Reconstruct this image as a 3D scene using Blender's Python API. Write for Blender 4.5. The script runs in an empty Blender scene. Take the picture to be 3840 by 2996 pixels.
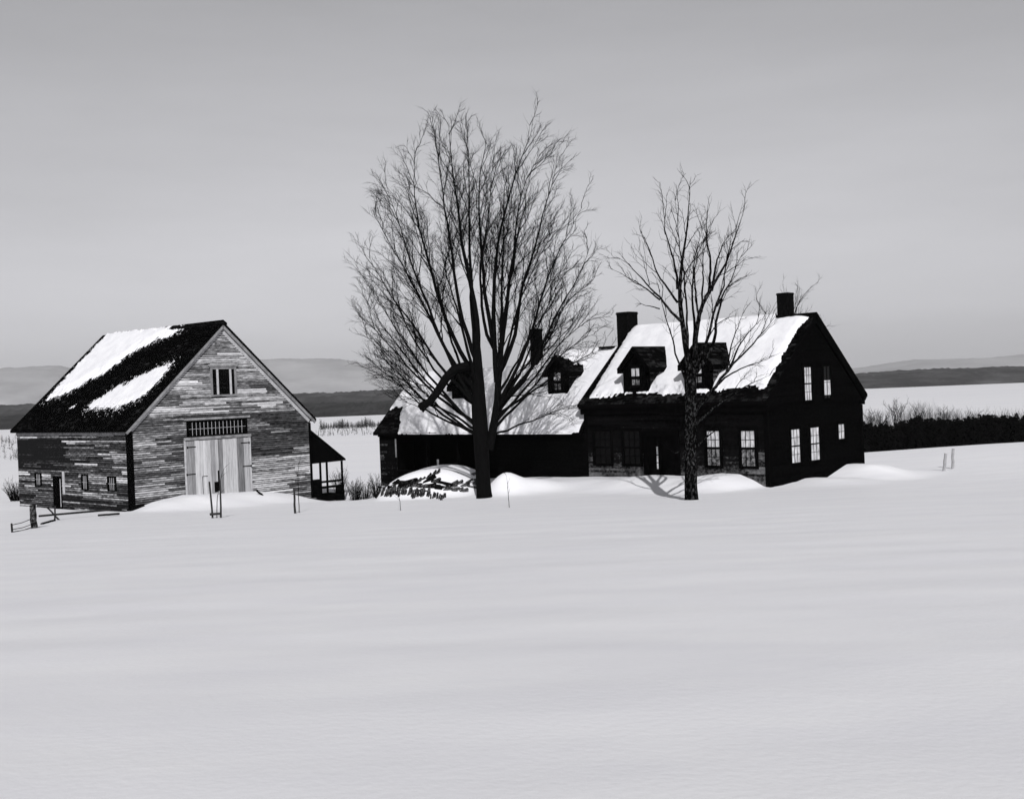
import bpy, math, random
import numpy as np
from mathutils import Matrix, Vector, noise as mnoise
R = math.radians
random.seed(7); rng = np.random.default_rng(11)
scene = bpy.context.scene
col = scene.collection

# ------------------------------------------------------------------ camera
F, ROLL, HY, CX, CY = 4509.0, 0.039, 1452.9, 1920.0, 1498.0      # pixels of the 3840 wide plate
EYE = np.array([0.0, 0.0, 5.0])
PIT = math.atan((HY - CY) / F)
cam = bpy.data.cameras.new("camera"); camo = bpy.data.objects.new("camera", cam); col.objects.link(camo)
cam.sensor_width = 36.0; cam.lens = F / 3840.0 * 36.0
cam.clip_start = 0.1; cam.clip_end = 30000.0
camo.matrix_world = Matrix.Translation(EYE) @ Matrix.Rotation(math.pi/2 + PIT, 4, 'X') @ Matrix.Rotation(-ROLL, 4, 'Z')
scene.camera = camo

# ------------------------------------------------------------------ light
SUN_EL, SUN_AZ = R(30), R(-4.0)          # shadows run away from the camera, 4 degrees to the right
world = bpy.data.worlds.new("World"); scene.world = world; world.use_nodes = True
nt = world.node_tree; nt.nodes.clear()
wo = nt.nodes.new("ShaderNodeOutputWorld"); bg = nt.nodes.new("ShaderNodeBackground")
sky = nt.nodes.new("ShaderNodeTexSky"); sky.sky_type = 'NISHITA'; sky.sun_disc = False
sky.sun_elevation = SUN_EL; sky.sun_rotation = math.pi + SUN_AZ
sky.air_density = 2.5; sky.dust_density = 0.05; sky.ozone_density = 1.0
bw = nt.nodes.new("ShaderNodeRGBToBW")          # a black and white plate: the sky keeps only its brightness
nt.links.new(sky.outputs[0], bw.inputs[0])
tint = nt.nodes.new("ShaderNodeMixRGB"); tint.blend_type = 'MULTIPLY'; tint.inputs[0].default_value = 1
tint.inputs[2].default_value = (0.955, 0.955, 1.0, 1)
tcw = nt.nodes.new("ShaderNodeTexCoord"); mpw = nt.nodes.new("ShaderNodeMapping"); mpw.inputs["Scale"].default_value = (1.3, 1.3, 7.0)
cnz = nt.nodes.new("ShaderNodeTexNoise"); cnz.inputs["Scale"].default_value = 1.6; cnz.inputs["Detail"].default_value = 6; cnz.inputs["Roughness"].default_value = .6
cmr = nt.nodes.new("ShaderNodeMapRange"); cmr.inputs[1].default_value = .3; cmr.inputs[2].default_value = .7; cmr.inputs[3].default_value = .94; cmr.inputs[4].default_value = 1.06
cml = nt.nodes.new("ShaderNodeMath"); cml.operation = 'MULTIPLY'        # thin high veil of cloud
nt.links.new(tcw.outputs["Generated"], mpw.inputs[0]); nt.links.new(mpw.outputs[0], cnz.inputs[0]); nt.links.new(cnz.outputs[0], cmr.inputs[0])
nt.links.new(bw.outputs[0], cml.inputs[0]); nt.links.new(cmr.outputs[0], cml.inputs[1]); nt.links.new(cml.outputs[0], tint.inputs[1]); nt.links.new(tint.outputs[0], bg.inputs[0])
bg.inputs[1].default_value = 0.074
nt.links.new(bg.outputs[0], wo.inputs[0])
sl = bpy.data.lights.new("sun", 'SUN'); sl.energy = 3.85; sl.angle = R(0.5); sl.color = (1.0, 0.99, 0.995)
so = bpy.data.objects.new("sun", sl); col.objects.link(so)
to_sun = Vector((-math.sin(SUN_AZ)*math.cos(SUN_EL), -math.cos(SUN_AZ)*math.cos(SUN_EL), math.sin(SUN_EL)))
so.rotation_euler = to_sun.to_track_quat('Z', 'Y').to_euler(); so.location = (0, -20, 40)
scene.view_settings.view_transform = 'Standard'; scene.view_settings.look = 'None'
scene.view_settings.exposure = 0.0; scene.view_settings.gamma = 1.0
scene.cycles.max_bounces = 6; scene.cycles.volume_bounces = 0

# ------------------------------------------------------------------ helpers
def ray(px, py):
    a, b = px - CX, py - CY
    cr, sr = math.cos(ROLL), math.sin(ROLL)
    u, w = a*cr - b*sr, a*sr + b*cr
    c, s = math.cos(PIT), math.sin(PIT)
    return np.array([u, F*c + w*s, F*s - w*c])
def at(px, py, Y):                    # the point seen at a pixel at the distance Y
    d = ray(px, py); return EYE + d * (Y / d[1])

class MB:
    def __init__(s): s.v = []; s.f = []; s.a = []
    def quad(s, p, age=0.5):
        n = len(s.v); s.v += [tuple(q) for q in p]; s.f.append(tuple(range(n, n+len(p)))); s.a.append(age)
    def box(s, x0, x1, y0, y1, z0, z1, age=0.5):
        n = len(s.v)
        s.v += [(x, y, z) for z in (z0, z1) for (x, y) in ((x0,y0),(x1,y0),(x1,y1),(x0,y1))]
        for f in ((3,2,1,0),(4,5,6,7),(0,1,5,4),(1,2,6,5),(2,3,7,6),(3,0,4,7)):
            s.f.append(tuple(n+i for i in f)); s.a.append(age)
    def obox(s, O, U, V, N, u0, u1, v0, v1, n0, n1, age=0.5):   # box along three axes
        O, U, V, N = (np.array(q, float) for q in (O, U, V, N))
        n = len(s.v)
        for w in (n0, n1):
            for (a, b) in ((u0,v0),(u1,v0),(u1,v1),(u0,v1)): s.v.append(tuple(O+a*U+b*V+w*N))
        fl = ((3,2,1,0),(4,5,6,7),(0,1,5,4),(1,2,6,5),(2,3,7,6),(3,0,4,7))
        if np.dot(np.cross(U, V), N) < 0: fl = tuple(f[::-1] for f in fl)
        for f in fl: s.f.append(tuple(n+i for i in f)); s.a.append(age)
    def prism(s, poly, axis, c0, c1, age=0.5):    # poly in the two other axes, extruded along axis
        n = len(s.v); k = len(poly)
        for c in (c0, c1):
            for (a, b) in poly:
                s.v.append((c,a,b) if axis == 0 else (a,c,b) if axis == 1 else (a,b,c))
        s.f.append(tuple(range(n, n+k))[::-1]); s.f.append(tuple(range(n+k, n+2*k))); s.a += [age, age]
        for i in range(k):
            j = (i+1) % k; s.f.append((n+i, n+j, n+k+j, n+k+i)); s.a.append(age)
    def rod(s, p, r, k=7, age=0.5, jit=0.0, cap=True):   # a tube through points with radii
        p = [np.array(q, float) for q in p]; n = len(s.v); m = len(p)
        for i in range(m):
            t = p[min(i+1, m-1)] - p[max(i-1, 0)]; t /= np.linalg.norm(t) + 1e-9
            a = np.cross(t, (0.31, 0.83, 0.22)); a /= np.linalg.norm(a); b = np.cross(t, a)
            ri = r[i] if hasattr(r, '__len__') else r
            for j in range(k):
                q = ri*(1 + jit*(random.random()-.5))
                th = 2*math.pi*j/k; s.v.append(tuple(p[i] + q*(math.cos(th)*a + math.sin(th)*b)))
        for i in range(m-1):
            for j in range(k):
                j2 = (j+1) % k; s.f.append((n+i*k+j, n+i*k+j2, n+(i+1)*k+j2, n+(i+1)*k+j)); s.a.append(age)
        if cap:
            s.f.append(tuple(n+j for j in range(k))[::-1]); s.f.append(tuple(n+(m-1)*k+j for j in range(k))); s.a += [age, age]
    def build(s, name, mat, parent=None, smooth=False):
        me = bpy.data.meshes.new(name); me.from_pydata(s.v, [], s.f)
        at_ = me.attributes.new("age", 'FLOAT', 'FACE'); at_.data.foreach_set("value", np.array(s.a, dtype=np.float32))
        if smooth: me.polygons.foreach_set("use_smooth", [True]*len(me.polygons))
        me.materials.append(mat); me.update()
        o = bpy.data.objects.new(name, me); col.objects.link(o)
        if parent: o.parent = parent
        return o

def np_mesh(name, V, Fq, mat, parent=None, smooth=True):
    me = bpy.data.meshes.new(name); k = Fq.shape[1]
    me.vertices.add(len(V)); me.vertices.foreach_set("co", np.ascontiguousarray(V, dtype=np.float32).ravel())
    me.loops.add(Fq.size); me.loops.foreach_set("vertex_index", np.ascontiguousarray(Fq, dtype=np.int32).ravel())
    me.polygons.add(len(Fq)); me.polygons.foreach_set("loop_start", np.arange(0, Fq.size, k, dtype=np.int32))
    me.update(calc_edges=True)
    if smooth: me.polygons.foreach_set("use_smooth", np.ones(len(Fq), bool))
    me.materials.append(mat); me.update()
    o = bpy.data.objects.new(name, me); col.objects.link(o)
    if parent: o.parent = parent
    return o
def thing(name, label, cat, loc=(0,0,0), rz=0.0, group=None):
    o = bpy.data.objects.new(name, None); col.objects.link(o); o.location = loc; o.rotation_euler = (0,0,rz)
    o.empty_display_size = 0.5
    return tag(o, label, cat, group)
def tag(o, label, cat, group=None):
    o["label"] = label; o["category"] = cat
    if group: o["group"] = group
    return o
def kind(o, k): o["kind"] = k; return o
def sstep(a, b, x): t = np.clip((x-a)/(b-a), 0, 1); return t*t*(3-2*t)
def pn(x, y, z=0.0, o=3): return mnoise.fractal(Vector((x, y, z)), 1.0, 2.0, o)

# ------------------------------------------------------------------ materials
def mat(name, lo, hi, scale=(4,4,4), rough=0.8, age=False, detail=5, bump=0.0, bscale=30, mid=None, contrast=(0.3,0.7), spec=0.3):
    m = bpy.data.materials.new(name); m.use_nodes = True; t = m.node_tree; b = t.nodes["Principled BSDF"]
    b.inputs["Roughness"].default_value = rough; b.inputs["Specular IOR Level"].default_value = spec
    tc = t.nodes.new("ShaderNodeTexCoord"); mp = t.nodes.new("ShaderNodeMapping"); mp.inputs["Scale"].default_value = scale
    t.links.new(tc.outputs["Object"], mp.inputs[0])
    nz = t.nodes.new("ShaderNodeTexNoise"); nz.inputs["Scale"].default_value = 1.0; nz.inputs["Detail"].default_value = detail
    nz.inputs["Roughness"].default_value = 0.65
    t.links.new(mp.outputs[0], nz.inputs[0])
    fac = nz.outputs[0]
    if age:
        a = t.nodes.new("ShaderNodeAttribute"); a.attribute_name = "age"
        ad = t.nodes.new("ShaderNodeMath"); ad.operation = 'MULTIPLY_ADD'; ad.inputs[1].default_value = age; ad.inputs[2].default_value = -0.5*age
        t.links.new(nz.outputs[0], ad.inputs[0])
        ad2 = t.nodes.new("ShaderNodeMath"); ad2.operation = 'ADD'
        t.links.new(ad.outputs[0], ad2.inputs[0]); t.links.new(a.outputs["Fac"], ad2.inputs[1]); fac = ad2.outputs[0]
    cr = t.nodes.new("ShaderNodeValToRGB"); e = cr.color_ramp.elements
    c = (0, 1) if age else contrast
    e[0].position = c[0]; e[0].color = (lo, lo, lo*1.04, 1); e[1].position = c[1]; e[1].color = (hi, hi, hi*1.02, 1)
    if mid is not None:
        q = e.new((c[0]+c[1])/2); q.color = (mid, mid, mid*1.03, 1)
    t.links.new(fac, cr.inputs[0]); t.links.new(cr.outputs[0], b.inputs["Base Color"])
    if bump:
        n2 = t.nodes.new("ShaderNodeTexNoise"); n2.inputs["Scale"].default_value = bscale; n2.inputs["Detail"].default_value = 8
        t.links.new(tc.outputs["Object"], n2.inputs[0])
        bp = t.nodes.new("ShaderNodeBump"); bp.inputs["Strength"].default_value = bump; bp.inputs["Distance"].default_value = 0.02
        t.links.new(n2.outputs[0], bp.inputs["Height"]); t.links.new(bp.outputs[0], b.inputs["Normal"])
    return m
M = {}
M['snow'] = mat('snow', 0.80, 0.87, (0.35,0.8,0.7), 0.65, bump=0.2, bscale=13, detail=9, spec=0.2)
M['roofsnow'] = mat('roof_snow', 0.68, 0.82, (1.5,1.5,1.5), 0.7, bump=0.25, bscale=6, spec=0.2)
M['ice'] = mat('lake_snow', 0.80, 0.86, (0.004,0.02,0.01), 0.6, spec=0.2)
M['shingle'] = mat('dark_shingle', 0.0012, 0.035, (7,7,7), 0.95, age=0.8, mid=0.0025, spec=0.0)
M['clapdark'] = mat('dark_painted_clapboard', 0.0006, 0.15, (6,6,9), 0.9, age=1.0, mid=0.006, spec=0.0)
M['clapold'] = mat('weathered_clapboard', 0.012, 0.74, (2.6,2.6,21), 0.9, age=1.9, detail=10, mid=0.14, spec=0.0)
M['boards'] = mat('weathered_boards', 0.04, 0.60, (16,16,1.1), 0.9, age=0.9, detail=8, mid=0.24, spec=0.1)
M['greytrim'] = mat('grey_trim', 0.10, 0.30, (3,3,3), 0.85, detail=8, spec=0.15)
M['paletrim'] = mat('pale_trim', 0.28, 0.5, (4,4,4), 0.85, detail=8, spec=0.15)
M['darktrim'] = mat('dark_trim', 0.001, 0.003, (4,4,4), 0.9, spec=0.0)
M['muntin'] = mat('pale_muntin', 0.30, 0.42, (9,9,9), 0.8)
M['brick'] = mat('sooty_brick', 0.001, 0.007, (9,9,9), 0.95, bump=0.6, bscale=18, spec=0.0)
M['stone'] = mat('field_stone', 0.03, 0.16, (5,5,5), 0.9, bump=0.5, bscale=8)
M['glass'] = mat('dark_glass', 0.001, 0.003, (2,2,2), 0.15, spec=0.08)
M['blind'] = mat('pale_blind', 0.16, 0.62, (7,7,2.2), 0.6, detail=7, contrast=(0.3,0.62))
M['blinddim'] = mat('dim_curtain', 0.01, 0.22, (6,6,5), 0.6, contrast=(0.4,0.62))
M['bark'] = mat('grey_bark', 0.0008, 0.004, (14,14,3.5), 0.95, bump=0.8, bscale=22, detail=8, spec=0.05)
M['barkscuff'] = mat('scuffed_bark', 0.001, 0.10, (13,13,8), 0.95, bump=0.8, bscale=20, detail=10, contrast=(0.5,0.82), spec=0.0)
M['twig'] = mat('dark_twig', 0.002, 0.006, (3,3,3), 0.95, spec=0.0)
M['iron'] = mat('black_iron', 0.001, 0.004, (6,6,6), 0.8, spec=0.02)
M['log'] = mat('split_log', 0.002, 0.22, (9,9,9), 0.9, detail=7, contrast=(0.46,0.8), bump=0.5, bscale=20, spec=0.1)
M['stake'] = mat('grey_stake', 0.004, 0.03, (9,9,4), 0.9)
M['greypost'] = mat('pale_grey_post', 0.22, 0.36, (9,9,4), 0.9)
M['needle'] = mat('dark_needles', 0.001, 0.003, (1,1,1), 0.95, spec=0.02)
M['forest'] = mat('wooded_hill', 0.008, 0.10, (0.010,0.010,0.05), 1.0, detail=8, contrast=(0.45,0.75), spec=0.0)
M['shorewood'] = mat('shore_wood', 0.002, 0.05, (0.02,0.02,0.09), 1.0, detail=9, contrast=(0.45,0.8), spec=0.0)
M['palebrush'] = mat('frosty_brush', 0.05, 0.16, (2,2,2), 0.95, spec=0.0)
M['mountain'] = mat('far_mountain', 0.22, 0.46, (0.0012,0.0012,0.004), 1.0, detail=7, spec=0.0)

# ------------------------------------------------------------------ building frames
class Frame:
    def __init__(s, o, th):
        s.o = np.array(o, float); s.th = th
        s.g = np.array([math.cos(th), math.sin(th)]); s.l = np.array([-math.sin(th), math.cos(th)])
    def loc(s, X, Y): dx, dy = X - s.o[0], Y - s.o[1]; return dx*s.g[0] + dy*s.g[1], dx*s.l[0] + dy*s.l[1]
    def world(s, x, y, z): p = s.o[:2] + x*s.g + y*s.l; return np.array([p[0], p[1], z])
BARN = Frame((-18.516, 57.929), 0.823); BW, BL = 10.87, 11.9
HOUSE = Frame((11.472, 54.07), 0.805); HW, HL, EL = 8.76, 10.84, 27.2

# ------------------------------------------------------------------ ground
_wv = []
for lam, amp, n, an in ((14,.045,5,.45),(6,.022,7,.5),(2.6,.009,9,.7),(1.1,.0032,10,1.0)):
    for i in range(n):
        L = lam*rng.uniform(.7,1.4); a = rng.normal(math.pi/2+.1, an*.5)
        _wv.append((2*math.pi/L*math.cos(a), 2*math.pi/L*math.sin(a), rng.uniform(0,6.28), amp*(.15 if lam > 4 else .24)*rng.uniform(.5,1)))
def gz(X, Y):
    X = np.asarray(X, float); Y = np.asarray(Y, float)
    a = 3.4 - 0.065*Y
    a = np.where(Y < 0, 3.4 - 0.03*Y, a)
    p = -0.13 - 0.34*sstep(6, -8, X) + 0.45*sstep(14, 38, X)
    p = p - 0.95*np.exp(-(((X+9.2)/3.2)**2 + ((Y-67)/4.2)**2))
    k = 0.2; z = k*np.logaddexp(a/k, p/k)
    d = Y - 76 - 4*sstep(5, 25, X); z = z - 0.12*3.0*np.logaddexp(0, d/3.0)
    und = np.zeros_like(z)
    for kx, ky, ph, am in _wv: und += am*np.sin(kx*X + ky*Y + ph + 0.6*np.sin(.21*X+.13*Y+ph))
    z = z + und*np.clip((260 - Y)/60, 0, 1)
    # drift against the long front of the house and the kitchen wing
    hx, hy = HOUSE.loc(X, Y)
    hf = np.interp(hy, [-1.2,-.3,.3,.9,1.6,2.6,3.6,5,6.5,8,10,12,13.5,18,22,26,28.5], [0,0,.05,.36,.62,.66,.50,.52,.56,.46,.44,.40,.42,.35,.25,.1,0])
    z = z + hf*sstep(-5.0, -1.2, hx)*(hx < 2)
    hg = np.interp(hx, [-.6,0,1,2,3,4,5,6,7,7.8,8.7,10,12], [0,0,.03,.12,.26,.24,.16,.42,.68,.66,.42,.22,0])
    z = z + hg*sstep(-4.2, -1.0, hy)*(hy < 2)
    # drift along the barn's gable
    bx, by = BARN.loc(X, Y)
    hb = np.interp(bx, [-2,-.2,1.2,2.8,5,7,8.5,9.6,10.9,12], [0,.05,.42,.62,.55,.55,.42,.1,0,0])
    z = z + hb*sstep(-4.2, -0.9, by)*(by < 1)
    # mound behind the tall tree, snowed-in woodpile
    z = z + 0.98*np.exp(-(((X+.5)/.95)**2 + ((Y-58.2)/1.2)**2)) + .5*np.exp(-(((X-.9)/1.2)**2 + ((Y-58.9)/1.3)**2))
    u = (X + 4.25)/2.75
    z = z + 1.38*np.clip(1-u*u, 0, 1)**.65*sstep(58.0, 60.9, Y)*sstep(68, 63.5, Y)
    return np.maximum(z, -42.0)
def grow(a, b, n, s):           # n values from a to b with growing steps
    t = (np.exp(np.linspace(0, s, n)) - 1)/(math.exp(s)-1); return a + (b-a)*t
xs = np.concatenate([grow(-36, -7000, 46, 6)[::-1], np.arange(-35.8, 35.9, .2), grow(36, 7000, 46, 6)])
ys = np.concatenate([grow(1.5, -900, 30, 5)[::-1], np.arange(1.7, 48, .22), np.arange(48, 72, .15), np.arange(72.1, 92, .35), grow(92.3, 700, 50, 3)])
XX, YY = np.meshgrid(xs, ys); ZZ = gz(XX, YY)
nx, ny = len(xs), len(ys)
idx = np.arange(nx*ny).reshape(ny, nx)
Fq = np.stack([idx[:-1,:-1], idx[:-1,1:], idx[1:,1:], idx[1:,:-1]], -1).reshape(-1, 4)
kind(np_mesh("snow_field", np.stack([XX, YY, ZZ], -1).reshape(-1, 3), Fq, M['snow']), 'structure')
def ground_at(px, py):          # the point of the snow seen at a pixel
    d = ray(px, py); d = d/d[1]; Y = np.arange(4, 140, .05)
    P = EYE[None,:] + Y[:,None]*d[None,:]; hit = np.nonzero(P[:,2] < gz(P[:,0], P[:,1]))[0]
    i = hit[0] if len(hit) else len(Y)-1
    return P[i]

lake = MB(); lake.quad([(-16000,300,-35),(16000,300,-35),(16000,16000,-35),(-16000,16000,-35)])
kind(lake.build("frozen_lake", M['ice']), 'structure')
def hills(name, m, D0, D1, prof, nX, nY, base=-36, rough=1.0, fr=0.01):
    # prof: (pixel x, metres above the lake datum) ridge line at the middle distance
    Dm = (D0 + D1)/2; px = np.array([p[0] for p in prof], float); hz = np.array([p[1] for p in prof], float)
    xw = (px - CX)/F*Dm
    X = np.linspace(xw[0], xw[-1], nX); Yv = np.linspace(0, 1, nY)
    V = np.empty((nY, nX, 3))
    for j, v in enumerate(Yv):
        sh = math.sin(math.pi*min(v*1.0, 1))**.8 if 0 < v < 1 else 0
        sc = 1 + (v-.5)*(D1-D0)/Dm*.5
        for i, x in enumerate(X):
            n = mnoise.fractal(Vector((x*fr, v*5, .3)), 1.0, 2.0, 5)
            h = base + (np.interp(x, xw, hz) - base)*sh*(1 + .12*n)
            V[j,i] = (x*sc, D0 + (D1-D0)*v, h + (rough*abs(mnoise.noise(Vector((x*fr*14, v*40, 2)))) if 0 < v < 1 else 0))
    idx = np.arange(nX*nY).reshape(nY, nX)
    Fq = np.stack([idx[:-1,:-1], idx[:-1,1:], idx[1:,1:], idx[1:,:-1]], -1).reshape(-1, 4)
    return kind(np_mesh(name, V.reshape(-1,3), Fq, m), 'structure')
hills("wooded_shore", M['shorewood'], 2150, 2700, [(-900,-36),(-300,-16),(300,-12),(1000,-13),(1500,-15),(1900,-20),(2300,-36)], 700, 16, rough=7, fr=.008)
hills("wooded_hills", M['forest'], 3150, 4300, [(-1200,4),(0,10),(600,12),(1200,11),(1500,8),(2200,4),(3000,3),(3240,4),(3500,10),(3700,9),(4400,2)], 900, 20, rough=8, fr=.004)
hills("far_mountains", M['mountain'], 7600, 10400, [(-1500,200),(-300,250),(0,290),(130,310),(230,300),(330,240),(600,200),(800,240),(985,295),(1060,290),(1150,262),(1280,250),(1400,210),(1520,160),(1800,110),(2400,60),(3000,40),(3240,48),(3420,90),(3560,84),(3700,80),(3900,105),(4600,90),(5400,60)], 500, 24, rough=10, fr=.0012)

# ------------------------------------------------------------------ boards laid in courses
def courses(mb, O, U, V, N, v0, v1, spans, ex, lip=0.014, jit=0.004, seg=(1.2,3.6), agef=None, gap=0):
    O, U, V, N = (np.array(q, float) for q in (O, U, V, N)); flip = np.dot(np.cross(U, V), N) < 0
    v = v0
    def q(p, a): mb.quad(p[::-1] if flip else p, a)
    while v < v1 - 1e-4:
        vt = min(v + ex, v1)
        for (u0, u1) in spans((v+vt)/2):
            u = u0 - random.random()*seg[0]
            while u < u1:
                w = u + random.uniform(*seg); a0, a1 = max(u, u0), min(w, u1)
                if a1 - a0 > 0.02:
                    age = agef((a0+a1)/2, (v+vt)/2) if agef else random.uniform(.3,.7)
                    j0, j1 = random.uniform(-jit, jit), random.uniform(-jit, jit); l = lip*random.uniform(.8,1.25)
                    B0, B1 = O+a0*U+(v+j0)*V+l*N, O+a1*U+(v+j1)*V+l*N
                    T0, T1 = O+a0*U+(vt+.012)*V+.002*N, O+a1*U+(vt+.012)*V+.002*N
                    C0, C1 = O+a0*U+(v+j0)*V-.004*N, O+a1*U+(v+j1)*V-.004*N
                    if gap:                       # lap shadow line, with some decay, painted dark along the course's foot
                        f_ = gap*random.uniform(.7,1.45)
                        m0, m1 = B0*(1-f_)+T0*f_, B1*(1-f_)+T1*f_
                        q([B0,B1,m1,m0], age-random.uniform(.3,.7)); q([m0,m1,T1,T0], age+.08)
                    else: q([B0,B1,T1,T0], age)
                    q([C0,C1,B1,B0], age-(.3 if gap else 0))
                u = w
        v += ex
def full(u0, u1): return lambda v: [(u0, u1)]

def window(parent, O, U, V, N, u0, u1, v0, v1, nx, ny, frame, munt, glass, fw=.09, mw=.022, label=None, blind=None, blindspan=None, name="window", sub=True):
    """casing and glazing bars in one mesh; the pane (and a blind) beneath it."""
    m = MB()
    m.obox(O,U,V,N,u0-fw,u0,v0-fw*.7,v1+fw,.0,.055); m.obox(O,U,V,N,u1,u1+fw,v0-fw*.7,v1+fw,.0,.055)
    m.obox(O,U,V,N,u0,u1,v1,v1+fw,.0,.052); m.obox(O,U,V,N,u0-.02,u1+.02,v0-fw*.7,v0,.0,.075)
    w = m.build(name, frame, parent)
    tgt = w if sub else parent
    g = MB(); 
    for i in range(1, nx): c = u0+(u1-u0)*i/nx; g.obox(O,U,V,N,c-mw/2,c+mw/2,v0,v1,.024,.036)
    for j in range(1, ny):
        c = v0+(v1-v0)*j/ny; hw = mw*(1.3 if (ny == 4 and j == 2) or mw > .045 else .4)
        g.obox(O,U,V,N,u0,u1,c-hw,c+hw,.025,.038)
    if g.f: g.build("glazing_bars", munt, tgt)
    p = MB(); p.obox(O,U,V,N,u0,u1,v0,v1,.004,.019); p.build("pane", glass, tgt)
    if blind:
        b0, b1 = blindspan; b = MB(); b.obox(O,U,V,N,u0+.01,u1-.01,b0,b1,.0195,.0225); b.build("blind", blind, tgt)
    return w

def roof_snow(parent, zf, y0, y1, x0, x1, hf, res=.07, name="snow_cover"):
    """a sheet of snow lying on a roof: zf(x) roof height, hf(x, y) depth of snow, kept where it is above the roof."""
    X = np.arange(x0, x1+res, res); Y = np.arange(y0, y1+res, res)
    H = np.array([[hf(x, y) for x in X] for y in Y])
    Zr = np.array([zf(x) for x in X])
    keep = (H > 0.0)
    kq = keep[:-1,:-1] | keep[1:,:-1] | keep[:-1,1:] | keep[1:,1:]
    XXs, YYs = np.meshgrid(X, Y); ZZs = Zr[None,:] + np.where(keep, H + .012, -.03)
    V = np.stack([XXs, YYs, ZZs], -1).reshape(-1,3); idx = np.arange(len(V)).reshape(len(Y), len(X))
    Fq = np.stack([idx[:-1,:-1], idx[:-1,1:], idx[1:,1:], idx[1:,:-1]], -1)[kq]
    used = np.unique(Fq); mp = -np.ones(len(V), int); mp[used] = np.arange(len(used))
    return np_mesh(name, V[used], mp[Fq], M['roofsnow'], parent)
def poly_sd(P):
    P = np.array(P, float); n = len(P)
    def f(x, y):
        d = 1e9; inside = False; j = n-1
        for i in range(n):
            ax, ay = P[i]; bx, by = P[j]
            if (ay > y) != (by > y) and x < (bx-ax)*(y-ay)/(by-ay)+ax: inside = not inside
            ex, ey = bx-ax, by-ay; t = max(0, min(1, ((x-ax)*ex+(y-ay)*ey)/(ex*ex+ey*ey+1e-9)))
            d = min(d, math.hypot(x-ax-t*ex, y-ay-t*ey)); j = i
        return d if inside else -d
    return f

def roof_slab(parent, zf, xs_, y0, y1, th, agef, ex=.14, name="roof"):
    """shingled roof over the profile zf at the x values xs_ (eave, ridge, eave); courses on both slopes."""
    m = MB(); e0, r_, e1 = xs_
    prof = [(e0, zf(e0)), (r_, zf(r_)), (e1, zf(e1))]
    poly = prof + [(e1, zf(e1)-th), (r_, zf(r_)-th*1.25), (e0, zf(e0)-th)]
    m.prism(poly, 1, y0, y1, .42)
    for (a, b) in ((e0, r_), (e1, r_)):
        A = np.array([a, y0, zf(a)]); B = np.array([b, y0, zf(b)]); Vd = B - A; L = np.linalg.norm(Vd); Vd /= L
        U = np.array([0,1.,0]); N = np.cross(U, Vd); 
        if N[2] < 0: N = -N
        courses(m, A + N*.003, U, Vd, N, 0, L, full(0, y1-y0), ex, lip=.018, jit=.012, seg=(.12,.35) if ex < .2 else (.3,.7), agef=agef)
    return m.build(name, M['shingle'], parent)

# ------------------------------------------------------------------ the barn
barn = thing("barn", "weathered clapboard barn with large plank doors and snow patches on its dark roof", "barn", (BARN.o[0], BARN.o[1], 0), BARN.th)
BZ0, BE, BRX, BRZ = -1.05, 3.95, BW/2, 8.95
bs = (BRZ-BE)/BRX
bz = lambda x: BE + bs*x if x <= BRX else BRZ - bs*(x-BRX)
Xa, Ya, Za = (1,0,0), (0,1,0), (0,0,1); nX, nY_ = (-1,0,0), (0,-1,0)
def age_gable(u, z):
    b = .50
    if z > 4.25: b = .60 if u < 7.5 else .53
    elif z > 1.8: b = .24 if u > 6.6 else .31
    elif u > 6.9: b = .58
    else: b = .42
    return b + .07 + .50*pn(u*.55, z*1.5, 4) + random.gauss(0, .07)
def age_side(u, z):
    b = .46
    if 1.55 < z < 3.25 and u > 5.6 + .8*math.sin(z*3): b = -.22
    elif z > 3.3: b = .5
    elif z < .45: b = .2
    elif z > 1.4 and u < 5.6: b = .36
    return b - .03 + .80*pn(u*.8, z*1.9, 9) + random.gauss(0, .08)
w = MB(); w.prism([(0,BZ0),(BW,BZ0),(BW,bz(BW)-.2),(BRX,BRZ-.25),(0,bz(0)-.2)], 1, .004, .16, .3)
sp = lambda v: [((max(0.0, (v+.2-BE)/bs)), BW - max(0.0, (v+.2-BE)/bs))] if v < BRZ-.35 else []
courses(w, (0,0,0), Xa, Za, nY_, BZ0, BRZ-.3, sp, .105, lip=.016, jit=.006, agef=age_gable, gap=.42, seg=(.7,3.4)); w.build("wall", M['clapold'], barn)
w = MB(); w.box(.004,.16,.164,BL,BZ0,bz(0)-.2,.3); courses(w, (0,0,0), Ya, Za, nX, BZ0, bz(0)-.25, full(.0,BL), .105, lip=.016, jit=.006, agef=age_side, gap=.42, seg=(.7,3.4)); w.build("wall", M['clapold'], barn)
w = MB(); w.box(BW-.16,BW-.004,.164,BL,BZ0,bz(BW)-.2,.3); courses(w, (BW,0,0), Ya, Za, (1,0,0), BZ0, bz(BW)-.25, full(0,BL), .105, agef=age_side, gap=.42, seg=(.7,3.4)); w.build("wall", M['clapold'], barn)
w = MB(); w.prism([(.16,BZ0),(BW-.16,BZ0),(BW-.16,bz(BW-.16)-.2),(BRX,BRZ-.25),(.16,bz(.16)-.2)], 1, BL-.16, BL, .3)
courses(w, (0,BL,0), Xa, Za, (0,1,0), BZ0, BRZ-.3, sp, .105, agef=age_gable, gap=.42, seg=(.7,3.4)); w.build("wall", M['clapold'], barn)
broof = roof_slab(barn, bz, (-.28, BRX, BW+.28), -.22, BL+.2, .12, lambda u, v: .40+random.gauss(0,.1)+.15*pn(u,v))
m = MB()                                     # rake boards, frieze, corner boards
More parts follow.
